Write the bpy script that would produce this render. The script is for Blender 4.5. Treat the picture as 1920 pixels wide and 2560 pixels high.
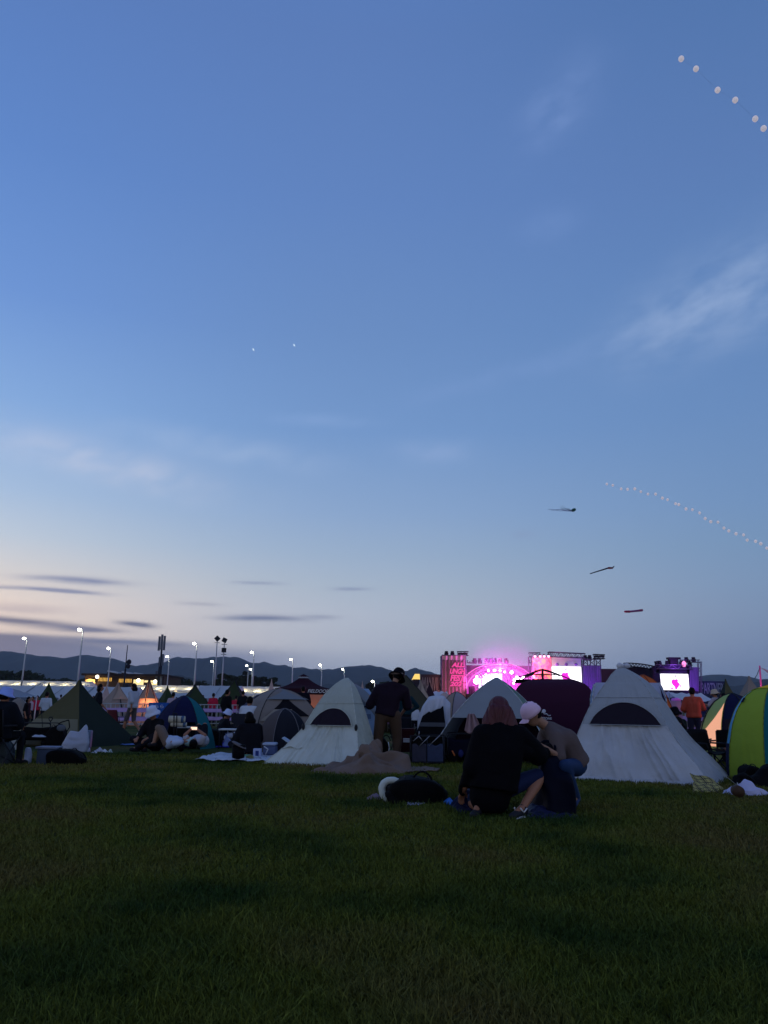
import bpy, math, random
import numpy as np
from mathutils import Vector, Matrix, noise as mn

random.seed(7)
rng = np.random.default_rng(7)
for o in list(bpy.data.objects):
    bpy.data.objects.remove(o, do_unlink=True)
SC = bpy.context.scene
COL = SC.collection
R = math.radians

# ------------------------------------------------------------ camera
FPX, HCAM = 1924.0, 1.0
PITCH, ROLL = math.atan(486 / FPX), R(0.7)
cF = Vector((0, math.cos(PITCH), math.sin(PITCH)))
cR0 = Vector((1, 0, 0)); cU0 = Vector((0, -math.sin(PITCH), math.cos(PITCH)))
cR = cR0 * math.cos(ROLL) + cU0 * math.sin(ROLL)
cU = cU0 * math.cos(ROLL) - cR0 * math.sin(ROLL)
cam = bpy.data.objects.new('camera', bpy.data.cameras.new('camera'))
COL.objects.link(cam)
cm = Matrix.Identity(4)
for i in range(3):
    cm[i][0], cm[i][1], cm[i][2] = cR[i], cU[i], -cF[i]
cm[2][3] = HCAM
cam.matrix_world = cm
cam.data.sensor_fit = 'VERTICAL'; cam.data.sensor_height = 24
cam.data.lens = 24 * FPX / 2560
cam.data.clip_start = 0.05; cam.data.clip_end = 20000
SC.camera = cam

def ray(px, py):
    return cF + cR * ((px - 960) / FPX) + cU * ((1280 - py) / FPX)
def W(px, py, Y):
    d = ray(px, py); return Vector((d.x * Y / d.y, Y, HCAM + d.z * Y / d.y))
def G(px, py, z=0.0):
    d = ray(px, py); k = (z - HCAM) / d.z; return Vector((d.x * k, d.y * k, z))
def YZ(px, py, z):
    d = ray(px, py); return (z - HCAM) * d.y / d.z
def S(Y):
    return Y / FPX / math.cos(PITCH) * 0.985

# ------------------------------------------------------------ colour, exposure
SC.view_settings.view_transform = 'Standard'
SC.view_settings.look = 'None'
SC.view_settings.exposure = 0; SC.view_settings.gamma = 1
SC.cycles.use_denoising = True
SC.cycles.max_bounces = 6; SC.cycles.diffuse_bounces = 3; SC.cycles.transmission_bounces = 4
SC.cycles.volume_bounces = 0; SC.cycles.transparent_max_bounces = 8
SC.cycles.volume_step_rate = 4; SC.cycles.volume_max_steps = 64
SC.cycles.sample_clamp_indirect = 3
SC.cycles.caustics_reflective = False; SC.cycles.caustics_refractive = False

def c(h, k=1.0):
    h = h.lstrip('#')
    v = [int(h[i:i + 2], 16) / 255 for i in (0, 2, 4)]
    return tuple([k * (x / 12.92 if x <= .04045 else ((x + .055) / 1.055) ** 2.4) for x in v] + [1.0])

# ------------------------------------------------------------ sky (dusk, sun just gone behind the hills front left)
SUN_EL, SUN_AZ = R(3.0), R(-32)
world = bpy.data.worlds.new('World'); SC.world = world; world.use_nodes = True
nt = world.node_tree; nt.nodes.clear()
def N(t, **kw):
    n = nt.nodes.new(t)
    for k, v in kw.items(): setattr(n, k, v)
    return n
def L(a, b): nt.links.new(a, b)
def M(op, a, b=None, cc=None, clamp=False):
    n = N('ShaderNodeMath', operation=op, use_clamp=clamp)
    for i, v in enumerate((a, b, cc)):
        if v is None: continue
        if isinstance(v, (int, float)): n.inputs[i].default_value = v
        else: L(v, n.inputs[i])
    return n.outputs[0]
def MIX(f, a, b, mode='MIX'):
    n = N('ShaderNodeMix', data_type='RGBA', blend_type=mode)
    for s, v in ((0, f), (6, a), (7, b)):
        if isinstance(v, (int, float)): n.inputs[s].default_value = v
        elif isinstance(v, tuple): n.inputs[s].default_value = v
        else: L(v, n.inputs[s])
    return n.outputs[2]
tc = N('ShaderNodeTexCoord'); sx = N('ShaderNodeSeparateXYZ'); L(tc.outputs['Generated'], sx.inputs[0])
el = M('DEGREES', M('ARCSINE', sx.outputs[2])) if False else M('MULTIPLY', M('ARCSINE', sx.outputs[2]), 57.2958)
az = M('MULTIPLY', M('ARCTAN2', sx.outputs[0], sx.outputs[1]), 57.2958)
def ramp(stops):
    n = N('ShaderNodeValToRGB'); e = n.color_ramp.elements
    n.color_ramp.interpolation = 'EASE' if False else 'LINEAR'
    while len(e) > 1: e.remove(e[-1])
    for i, (d, h) in enumerate(stops):
        p = (d + 6) / 66
        if i == 0: e[0].position = p; e[0].color = c(h)
        else:
            q = e.new(p); q.color = c(h)
    L(M('DIVIDE', M('ADD', el, 6), 66), n.inputs[0])
    return n.outputs[0]
rl = ramp([(-6, '3a4254'), (-.5, 'ccccd2'), (2, 'dcd2d0'), (4.2, 'f6e2d2'), (6.5, 'f2e2d6'), (8.5, 'dcdada'), (11, 'bfd0e2'), (14, 'a6c3e4'), (20, '84ade2'), (27, '6c96d8'), (36, '5e87ca'), (46, '587cbc'), (60, '5078bc')])
rm = ramp([(-6, '3a4254'), (-.5, '9aa8bc'), (2, 'a6b2c6'), (4.2, 'b9c1d0'), (6.5, 'b8c2d2'), (8.5, 'acbccf'), (11, '9cb3cf'), (14, '8ca9d0'), (20, '7499cc'), (27, '6a8ec4'), (36, '6084c0'), (46, '5a7cb8'), (60, '5078bc')])
rr = ramp([(-6, '323a4c'), (-.5, '64789a'), (2, '6b80a4'), (4.2, '7288ac'), (6.5, '7890b2'), (8.5, '7894b8'), (11, '7494ba'), (14, '7092be'), (20, '688cbe'), (27, '6086bc'), (36, '5a7cb4'), (46, '5074ac'), (60, '4a70b0')])
def mapr(v, a, b):
    n = N('ShaderNodeMapRange', interpolation_type='SMOOTHSTEP'); L(v, n.inputs[0])
    n.inputs[1].default_value = a; n.inputs[2].default_value = b; return n.outputs[0]
sky = MIX(mapr(az, -36, 0), rl, rm)
sky = MIX(mapr(az, -6, 34), sky, rr)
# eastern sky behind the photographer: unseen, brightened to light the camera side of everything
east = MIX(mapr(el, -5, 40), c('e0e6f2'), c('6c86bc'))
absaz = M('ABSOLUTE', az)
sky = MIX(mapr(absaz, 50, 110), sky, east)
# cloud streaks in azimuth / elevation
cmb = N('ShaderNodeCombineXYZ'); L(M('MULTIPLY', az, .16), cmb.inputs[0]); L(M('MULTIPLY', el, 1.1), cmb.inputs[1])
nz = N('ShaderNodeTexNoise'); nz.inputs['Scale'].default_value = 1.0; nz.inputs['Detail'].default_value = 5
L(cmb.outputs[0], nz.inputs['Vector'])
nd = M('SUBTRACT', nz.outputs[0], .5)
def azel(px, py):
    d = ray(px, py).normalized(); return math.degrees(math.atan2(d.x, d.y)), math.degrees(math.asin(d.z))
def streak(px, py, wpx, hpx, col, op, tilt=0.0, nk=1.0, ep=2.0):
    a0, e0 = azel(px, py); sa = wpx / FPX * 57.3; se = hpx / FPX * 57.3
    da = M('SUBTRACT', az, a0)
    de = M('SUBTRACT', M('SUBTRACT', el, e0), M('MULTIPLY', da, tilt))
    de = M('ADD', de, M('MULTIPLY', nd, se * 2.0 * nk))
    q = M('ADD', M('POWER', M('ABSOLUTE', M('DIVIDE', da, sa)), 2.2), M('POWER', M('ABSOLUTE', M('DIVIDE', de, se)), ep))
    f = M('MULTIPLY', M('EXPONENT', M('MULTIPLY', q, -1)), op)
    f = M('MULTIPLY', f, M('ADD', M('MULTIPLY', nd, 1.6 * nk), 1.0), clamp=True)
    return f
for (px, py, w, h, col, op, tl) in [
        (20, 1636, 330, 36, '5e7294', 1.5, -.012), (300, 1607, 170, 9, '66789a', 1.2, -.01), (-60, 1604, 190, 22, '5a6e90', 1.4, 0), (480, 1650, 250, 24, '7c8cae', .8, 0),
        (60, 1556, 130, 9, '63708e', 1.2, -.05), (190, 1571, 90, 6, '6e7a98', 1.2, -.02),
        (340, 1561, 42, 7, '66728f', 1.2, -.05),
        (190, 1451, 100, 7, '7e8db0', 1.2, 0), (150, 1476, 90, 5, '8793b2', 1.2, -.02), (10, 1468, 50, 4, '8792b0', .5, 0),
        (645, 1457, 60, 5, '8a99b8', .6, 0), (880, 1472, 45, 5, '8593b4', .65, 0),
        (500, 1510, 50, 5, 'a0a5b8', .6, 0), (660, 1546, 95, 7, '7a86a4', 1.2, .01), (800, 1541, 45, 5, '8a94ae', .5, 0),
        (1310, 1337, 30, 8, '8696bc', .35, 0), (60, 1520, 100, 10, 'b0a8b4', .5, 0),
        (550, 1645, 160, 28, '7884a0', .4, 0)]:
    sky = MIX(streak(px, py, w, h, col, op, tl, .5 if h > 20 else 1.0, 4.0 if h > 20 else 2.0), sky, c(col))
# pale high wisps
c2 = N('ShaderNodeCombineXYZ'); L(M('ADD', M('MULTIPLY', az, .2), M('MULTIPLY', el, .1)), c2.inputs[0]); L(M('SUBTRACT', M('MULTIPLY', el, .45), M('MULTIPLY', az, .16)), c2.inputs[1])
nz2 = N('ShaderNodeTexNoise'); nz2.inputs['Scale'].default_value = .95; nz2.inputs['Detail'].default_value = 6; nz2.inputs['Roughness'].default_value = .55
L(c2.outputs[0], nz2.inputs['Vector'])
w2 = mapr(nz2.outputs[0], .22, .74)
for (px, py, w, h, col, op, tl) in [(1830, 735, 250, 92, '94acd4', .75, .26), (1700, 790, 150, 50, '94acd4', .5, .2), (1400, 260, 110, 60, '8ba6dc', .35, .35), (1370, 560, 70, 30, '86a4dc', .3, 0),
                                    (260, 1160, 260, 42, 'd6d8e8', .45, -.14), (560, 1120, 260, 30, 'b9cbe8', .3, -.1), (1080, 1130, 120, 30, 'a4bae2', .3, 0),
                                    (800, 1050, 120, 14, 'a8c2ee', .25, 0), (1300, 930, 280, 25, '86a3d8', .3, .2)]:
    sky = MIX(M('MULTIPLY', streak(px, py, w, h, col, op, tl, .35), w2), sky, c(col))
nis = N('ShaderNodeTexSky', sky_type='NISHITA'); nis.sun_disc = False
nis.sun_elevation = SUN_EL; nis.sun_rotation = SUN_AZ; nis.dust_density = 2
sky = MIX(1.0, sky, MIX(1.0, nis.outputs[0], (.004, .004, .004, 1), 'MULTIPLY'), 'ADD')
bg = N('ShaderNodeBackground'); L(sky, bg.inputs[0]); bg.inputs[1].default_value = 1.0
wo = N('ShaderNodeOutputWorld'); L(bg.outputs[0], wo.inputs[0])

sl = bpy.data.lights.new('sun', 'SUN'); sl.energy = 0.06; sl.angle = R(12); sl.color = (1, .74, .55)
so = bpy.data.objects.new('sun', sl); COL.objects.link(so)
sd = Vector((math.sin(SUN_AZ) * math.cos(SUN_EL), math.cos(SUN_AZ) * math.cos(SUN_EL), math.sin(SUN_EL)))
so.rotation_euler = sd.to_track_quat('Z', 'Y').to_euler()

# ------------------------------------------------------------ materials
MATS = {}
def mat(name, col, rough=.8, var=.15, scale=6.0, bump=0.0, bscale=30.0, transl=0.0, spec=.3, metal=0.0, stretch=(1, 1, 1)):
    if name in MATS: return MATS[name]
    m = bpy.data.materials.new(name); m.use_nodes = True
    t = m.node_tree; p = t.nodes['Principled BSDF']; out = t.nodes['Material Output']
    if isinstance(col, str): col = c(col)
    if max(col[:3]) < .035: spec = min(spec, .06)
    p.inputs['Roughness'].default_value = rough; p.inputs['Specular IOR Level'].default_value = spec
    p.inputs['Metallic'].default_value = metal
    g = t.nodes.new('ShaderNodeNewGeometry'); mp = t.nodes.new('ShaderNodeMapping')
    mp.inputs['Scale'].default_value = stretch; t.links.new(g.outputs['Position'], mp.inputs[0])
    n = t.nodes.new('ShaderNodeTexNoise'); n.inputs['Scale'].default_value = scale; n.inputs['Detail'].default_value = 4
    t.links.new(mp.outputs[0], n.inputs['Vector'])
    mx = t.nodes.new('ShaderNodeMix'); mx.data_type = 'RGBA'
    mx.inputs[6].default_value = tuple(x * (1 - var) for x in col[:3]) + (1,)
    mx.inputs[7].default_value = tuple(min(1, x * (1 + var)) for x in col[:3]) + (1,)
    t.links.new(n.outputs[0], mx.inputs[0]); t.links.new(mx.outputs[2], p.inputs['Base Color'])
    sh = p.outputs[0]
    if bump:
        n2 = t.nodes.new('ShaderNodeTexNoise'); n2.inputs['Scale'].default_value = bscale; n2.inputs['Detail'].default_value = 3
        t.links.new(mp.outputs[0], n2.inputs['Vector'])
        b = t.nodes.new('ShaderNodeBump'); b.inputs['Strength'].default_value = bump; b.inputs['Distance'].default_value = .02
        t.links.new(n2.outputs[0], b.inputs['Height']); t.links.new(b.outputs[0], p.inputs['Normal'])
    if transl:
        tr = t.nodes.new('ShaderNodeBsdfTranslucent'); t.links.new(mx.outputs[2], tr.inputs[0])
        ms = t.nodes.new('ShaderNodeMixShader'); ms.inputs[0].default_value = transl
        t.links.new(sh, ms.inputs[1]); t.links.new(tr.outputs[0], ms.inputs[2]); sh = ms.outputs[0]
        t.links.new(sh, out.inputs[0])
    MATS[name] = m; return m
def fab(name, col, transl=.12, bump=.35, var=.08):
    return mat(name, col, .85, var, 3.0, bump, 9.0, transl, .2)
def emi(name, col, st):
    if name in MATS: return MATS[name]
    m = bpy.data.materials.new(name); m.use_nodes = True; t = m.node_tree; t.nodes.clear()
    e = t.nodes.new('ShaderNodeEmission'); e.inputs[0].default_value = c(col) if isinstance(col, str) else col; e.inputs[1].default_value = st
    o = t.nodes.new('ShaderNodeOutputMaterial'); t.links.new(e.outputs[0], o.inputs[0]); MATS[name] = m; return m

# ------------------------------------------------------------ object helpers
def tag(o, label=None, cat=None, group=None, kind=None):
    for k, v in (('label', label), ('category', cat), ('group', group), ('kind', kind)):
        if v: o[k] = v
    return o
def thing(name, label, cat, loc=(0, 0, 0), group=None):
    o = bpy.data.objects.new(name, None); COL.objects.link(o); o.location = loc; o.empty_display_size = .1
    return tag(o, label, cat, group)
def copy_tree(o, loc, parent=None, label=None, rz=None):
    n = o.copy(); COL.objects.link(n)
    if parent is None:
        n.location = loc
        if rz is not None: n.rotation_euler.z = rz
        if label: n['label'] = label
    else: n.parent = parent
    for ch in list(o.children): copy_tree(ch, None, n)
    return n
def wloc(o):
    v = Vector((0, 0, 0))
    while o: v += o.location; o = o.parent
    return v

class MB:
    def __init__(s): s.v = []; s.f = []; s.mi = []; s.m = 0
    def add(s, vs, fs):
        b = len(s.v); s.v += [tuple(x) for x in vs]
        for f in fs: s.f.append([b + i for i in f]); s.mi.append(s.m)
        return s
    def box(s, a, b, rz=0, cen=None):
        x0, y0, z0 = a; x1, y1, z1 = b
        vs = [(x, y, z) for z in (z0, z1) for y in (y0, y1) for x in (x0, x1)]
        if rz:
            cx, cy = cen or ((x0 + x1) / 2, (y0 + y1) / 2); q, w = math.cos(rz), math.sin(rz)
            vs = [(cx + (x - cx) * q - (y - cy) * w, cy + (x - cx) * w + (y - cy) * q, z) for x, y, z in vs]
        return s.add(vs, [(0, 2, 3, 1), (4, 5, 7, 6), (0, 1, 5, 4), (1, 3, 7, 5), (3, 2, 6, 7), (2, 0, 4, 6)])
    def tube(s, a, b, r0, r1=None, n=8):
        a, b = Vector(a), Vector(b); r1 = r0 if r1 is None else r1
        d = (b - a); 
        if d.length < 1e-6: return s
        d.normalize(); u = d.orthogonal().normalized(); w = d.cross(u); vs = []
        for p, r in ((a, r0), (b, r1)):
            for i in range(n):
                t = 2 * math.pi * i / n; vs.append(p + u * r * math.cos(t) + w * r * math.sin(t))
        return s.add(vs, [(i, (i + 1) % n, n + (i + 1) % n, n + i) for i in range(n)] + [tuple(range(n - 1, -1, -1)), tuple(range(n, 2 * n))])
    def path(s, pts, r, n=6):
        for i in range(len(pts) - 1): s.tube(pts[i], pts[i + 1], r, n=n)
        return s
    def caps(s, a, b, r0, r1=None, n=10, k=3):
        a, b = Vector(a), Vector(b); r1 = r0 if r1 is None else r1
        d = b - a
        if d.length < 1e-5: d = Vector((0, 0, 1e-4)); b = a + d
        d = d.normalized(); u = d.orthogonal().normalized(); w = d.cross(u); vs = []; rings = []
        for i in range(k): t = math.pi / 2 * (i + .5) / k; rings.append((a - d * r0 * math.cos(t), r0 * math.sin(t)))
        rings.append((a, r0)); rings.append((b, r1))
        for i in range(k): t = math.pi / 2 * (k - i - .5) / k; rings.append((b + d * r1 * math.cos(t), r1 * math.sin(t)))
        for p, r in rings:
            for i in range(n):
                t = 2 * math.pi * i / n; vs.append(p + u * r * math.cos(t) + w * r * math.sin(t))
        m = len(rings); fs = [(j * n + i, j * n + (i + 1) % n, (j + 1) * n + (i + 1) % n, (j + 1) * n + i) for j in range(m - 1) for i in range(n)]
        return s.add(vs, fs + [tuple(range(n - 1, -1, -1)), tuple(range((m - 1) * n, m * n))])
    def ell(s, cen, rad, mtx=None, n=16, k=10, pw=1.0, nz=0.0, nsc=3.0, flat=None, seed=0):
        cen = Vector(cen); vs = []; 
        sg = lambda x: math.copysign(abs(x) ** pw, x)
        for j in range(k + 1):
            ph = -math.pi / 2 + math.pi * (j if 0 < j < k else (j + (.08 if j == 0 else -.08))) / k
            for i in range(n):
                t = 2 * math.pi * i / n
                p = Vector((rad[0] * sg(math.cos(ph)) * sg(math.cos(t)), rad[1] * sg(math.cos(ph)) * sg(math.sin(t)), rad[2] * sg(math.sin(ph))))
                if nz: p *= 1 + nz * mn.noise(Vector((p.x * nsc / max(rad), p.y * nsc / max(rad), p.z * nsc / max(rad) + seed * 7.3)))
                if mtx: p = mtx @ p
                q = cen + p
                if flat is not None and q.z < flat: q.z = flat
                vs.append(q)
        fs = [(j * n + i, j * n + (i + 1) % n, (j + 1) * n + (i + 1) % n, (j + 1) * n + i) for j in range(k) for i in range(n)]
        return s.add(vs, fs + [tuple(range(n - 1, -1, -1)), tuple(range(k * n, (k + 1) * n))])
    def grid(s, fn, nu, nv, thick=0.0):
        vs = [fn(i / nu, j / nv) for j in range(nv + 1) for i in range(nu + 1)]
        fs = [(j * (nu + 1) + i, j * (nu + 1) + i + 1, (j + 1) * (nu + 1) + i + 1, (j + 1) * (nu + 1) + i) for j in range(nv) for i in range(nu)]
        return s.add(vs, fs)
    def prism(s, pts, off):
        off = Vector(off); n = len(pts); vs = [Vector(p) for p in pts] + [Vector(p) + off for p in pts]
        return s.add(vs, [tuple(range(n)), tuple(range(2 * n - 1, n - 1, -1))] + [(i, n + i, n + (i + 1) % n, (i + 1) % n) for i in range(n)])
    def build(s, name, m, parent=None, smooth=True, label=None, solid=0, loc=None):
        me = bpy.data.meshes.new(name)
        base = wloc(parent) if parent else Vector(loc or (0, 0, 0))
        arr = np.array(s.v, dtype=float) - np.array(base)
        me.from_pydata(arr.tolist(), [], s.f)
        ms = m if isinstance(m, (list, tuple)) else [m]
        for x in ms: me.materials.append(x)
        if len(ms) > 1: me.polygons.foreach_set('material_index', s.mi)
        if smooth: me.polygons.foreach_set('use_smooth', [True] * len(me.polygons))
        me.update()
        o = bpy.data.objects.new(name, me); COL.objects.link(o)
        if parent: o.parent = parent
        else: o.location = base
        if solid:
            md = o.modifiers.new('s', 'SOLIDIFY'); md.thickness = solid; md.offset = -1
        if label: o['label'] = label
        return o
def bake(o):
    dg = bpy.context.evaluated_depsgraph_get()
    me = bpy.data.meshes.new_from_object(o.evaluated_get(dg)); old = o.data
    o.modifiers.clear(); o.data = me; me.name = o.name
    me.polygons.foreach_set('use_smooth', [True] * len(me.polygons)); bpy.data.meshes.remove(old)
    return o
def remesh(o, vox, sm=2):
    md = o.modifiers.new('r', 'REMESH'); md.mode = 'VOXEL'; md.voxel_size = vox
    if sm: q = o.modifiers.new('m', 'SMOOTH'); q.iterations = sm; q.factor = .5
    return bake(o)
def text(body, name, m, parent, cen, height, yaw=0.0, ext=.005, shear=0.0, tilt=math.pi / 2, width=None, bold=0.0):
    cu = bpy.data.curves.new(name, 'FONT'); cu.body = body; cu.size = 1; cu.align_x = 'CENTER'; cu.align_y = 'CENTER'
    cu.extrude = .001; cu.shear = shear; cu.offset = bold; cu.space_line = .8
    o = bpy.data.objects.new(name, cu); COL.objects.link(o)
    dg = bpy.context.evaluated_depsgraph_get(); me = bpy.data.meshes.new_from_object(o.evaluated_get(dg))
    bpy.data.objects.remove(o); bpy.data.curves.remove(cu)
    if len(me.vertices):
        co = np.zeros(len(me.vertices) * 3); me.vertices.foreach_get('co', co); co = co.reshape(-1, 3)
        sz = co.max(0) - co.min(0); co -= (co.max(0) + co.min(0)) / 2
        ky = height / max(sz[1], 1e-4); kx = (width / max(sz[0], 1e-4)) if width else ky
        co[:, 0] *= kx; co[:, 1] *= ky; co[:, 2] *= ext / .001
        me.vertices.foreach_set('co', co.ravel())
    me.materials.clear(); me.materials.append(m)
    o = bpy.data.objects.new(name, me); COL.objects.link(o); o.parent = parent
    o.location = Vector(cen) - (wloc(parent) if parent else Vector((0, 0, 0)))
    o.rotation_euler = (tilt, 0, yaw)
    return o
def struct(o): o['kind'] = 'structure'; return o

# ============================================================ SETTING
def ground_mat():
    m = bpy.data.materials.new('turf'); m.use_nodes = True; t = m.node_tree; p = t.nodes['Principled BSDF']
    g = t.nodes.new('ShaderNodeNewGeometry'); n = t.nodes.new('ShaderNodeTexNoise'); n.inputs['Scale'].default_value = .55; n.inputs['Detail'].default_value = 6
    n2 = t.nodes.new('ShaderNodeTexNoise'); n2.inputs['Scale'].default_value = 14; n2.inputs['Detail'].default_value = 6
    for q in (n, n2): t.links.new(g.outputs['Position'], q.inputs['Vector'])
    r = t.nodes.new('ShaderNodeValToRGB'); e = r.color_ramp.elements
    e[0].position = .36; e[0].color = (.022, .038, .012, 1); e[1].position = .66; e[1].color = (.066, .062, .024, 1)
    q = e.new(.5); q.color = (.040, .056, .014, 1)
    t.links.new(n.outputs[0], r.inputs[0])
    mx = t.nodes.new('ShaderNodeMix'); mx.data_type = 'RGBA'; mx.blend_type = 'MULTIPLY'; mx.inputs[0].default_value = .8
    r2 = t.nodes.new('ShaderNodeValToRGB'); r2.color_ramp.elements[0].position = .3; r2.color_ramp.elements[0].color = (.35, .35, .35, 1)
    r2.color_ramp.elements[1].position = .7; r2.color_ramp.elements[1].color = (1.5, 1.5, 1.5, 1)
    t.links.new(n2.outputs[0], r2.inputs[0]); t.links.new(r.outputs[0], mx.inputs[6]); t.links.new(r2.outputs[0], mx.inputs[7])
    t.links.new(mx.outputs[2], p.inputs['Base Color']); p.inputs['Roughness'].default_value = 1; p.inputs['Specular IOR Level'].default_value = .05
    b = t.nodes.new('ShaderNodeBump'); b.inputs['Strength'].default_value = .9; b.inputs['Distance'].default_value = .05
    t.links.new(n2.outputs[0], b.inputs['Height']); t.links.new(b.outputs[0], p.inputs['Normal'])
    return m
GM = ground_mat()
g = MB().grid(lambda u, v: ((u - .5) * 9000, -300 + v * 5300, 0), 60, 60)
struct(g.build('ground', GM))

def hills(name, pts, D, m, spread, amp):
    xs = [p[0] for p in pts]
    def fn(u, v):
        px = xs[0] + (xs[-1] - xs[0]) * u
        py = float(np.interp(px, xs, [p[1] for p in pts])) + (5 * mn.noise(Vector((px / 22, D, 0))) + 2.6 * mn.noise(Vector((px / 7, D, 3))) - 1) * 2600 / D * .8
        top = W(px, py, D)
        w = math.sin(math.pi * v); w = w ** 1.2
        y = D + (v - .5) * 2 * spread
        sc = y / D
        nz = mn.ridged_multi_fractal(Vector((top.x / 420, y / 420, D)), 1, 2, 5, 1, 2) - 1.0
        h = top.z * w * (1 + amp * nz * (1 - w) * 1.5) + (nz * 6 * amp if w > .98 else 0)
        return (top.x * (1 + .15 * (sc - 1)), y, max(h, -2))
    return struct(MB().grid(fn, 420, 24).build(name, m))
far = [(-260, 1640), (-100, 1640), (0, 1636), (30, 1631), (60, 1636), (110, 1645), (135, 1643), (160, 1650), (190, 1649), (210, 1645), (240, 1643), (285, 1648), (310, 1658), (345, 1669), (380, 1665),
       (420, 1660), (455, 1648), (510, 1650), (560, 1645), (600, 1647), (640, 1662), (665, 1659), (690, 1666), (720, 1667), (750, 1672), (800, 1676), (835, 1677),
       (870, 1668), (925, 1665), (960, 1675), (1000, 1684), (1035, 1672), (1065, 1682), (1120, 1694), (1300, 1706), (1500, 1706), (1700, 1698), (1780, 1687), (1840, 1695), (1885, 1704), (1930, 1700), (2200, 1690)]
near = [(-260, 1712), (-100, 1706), (300, 1712), (390, 1702), (430, 1690), (470, 1694), (530, 1708), (700, 1716), (880, 1712), (930, 1702), (990, 1693), (1060, 1702), (1200, 1716), (1700, 1728), (1860, 1716), (1895, 1706), (1960, 1698), (2200, 1694)]
hm = mat('forest_slope', (.016, .026, .030, 1), .95, .35, .03, .5, .08, 0, .05)
hills('hills', far, 2600, hm, 700, .5)
hills('foothills', near, 1500, hm, 260, .5)

def tree(px, Y, pyt, wpx, seed, label='dark leafy tree in the low wood behind the marquees', group='trees on the edge of the field', tall=1.0, n=1500):
    base = W(px, 1760, Y); base.z = 0
    H = W(px, pyt - 4, Y).z; w = wpx * 1.1 * S(Y) / 2; rs = random.Random(seed)
    t = thing('tree', label, 'tree', base, group)
    m = MB(); m.tube(base, base + Vector((0, 0, H * .5)), H * .035, H * .018, 7)
    for i in range(4):
        a = rs.random() * 6.3; m.tube(base + Vector((0, 0, H * (.25 + .06 * i))), base + Vector((math.cos(a) * w * .5, math.sin(a) * w * .5, H * (.5 + .08 * i))), H * .014, H * .005, 5)
    m.build('trunk', mat('bark', '33291f'), t)
    cl = [(rs.uniform(-.62, .62) * w, rs.uniform(-.6, .6) * w, H * rs.uniform(.32, .86), rs.uniform(.28, .5)) for _ in range(9)] + [(0, 0, H * .82, .34)]
    mb = MB(); vs = []; fs = []
    for k in range(n):
        x, y, z, r = cl[k % len(cl)]; d = Vector((rs.gauss(0, 1), rs.gauss(0, 1), rs.gauss(0, .8))).normalized() * (rs.random() ** .35)
        q = Vector((x + d.x * r * w, y + d.y * r * w, min(H, z + d.z * r * min(w, H) * .55))); s = rs.uniform(.035, .075) * H
        u = Vector((rs.gauss(0, 1), rs.gauss(0, 1), rs.gauss(0, 1))).normalized(); v = u.orthogonal().normalized() * s; u = u.cross(v).normalized() * s * .6
        q = q + base; b = len(vs); vs += [q - u, q + v, q + u, q - v]; fs.append((b, b + 1, b + 2, b + 3))
    mb.add(vs, fs).build('crown', mat('dusk_foliage', (.018, .026, .012, 1), .9, .5, .8), t, False)
for i, a in enumerate([(-60, 260, 1676, 110), (8, 260, 1674, 90), (52, 270, 1671, 80), (95, 300, 1692, 60), (130, 320, 1696, 60), (170, 320, 1697, 50), (215, 320, 1690, 60),
                       (545, 230, 1694, 50), (572, 235, 1682, 60), (600, 245, 1684, 60), (632, 240, 1686, 50), (655, 235, 1686, 46), (682, 240, 1688, 40), (590, 215, 1700, 90),
                       (430, 300, 1701, 90), (480, 310, 1704, 80), (935, 200, 1708, 50), (962, 205, 1701, 60), (1000, 210, 1702, 60)]):
    tree(*a, seed=i)
tree(610, 236, 1668, 30, 77, 'tall pine rising above the wood beside two street lamps', None, n=600)

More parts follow.
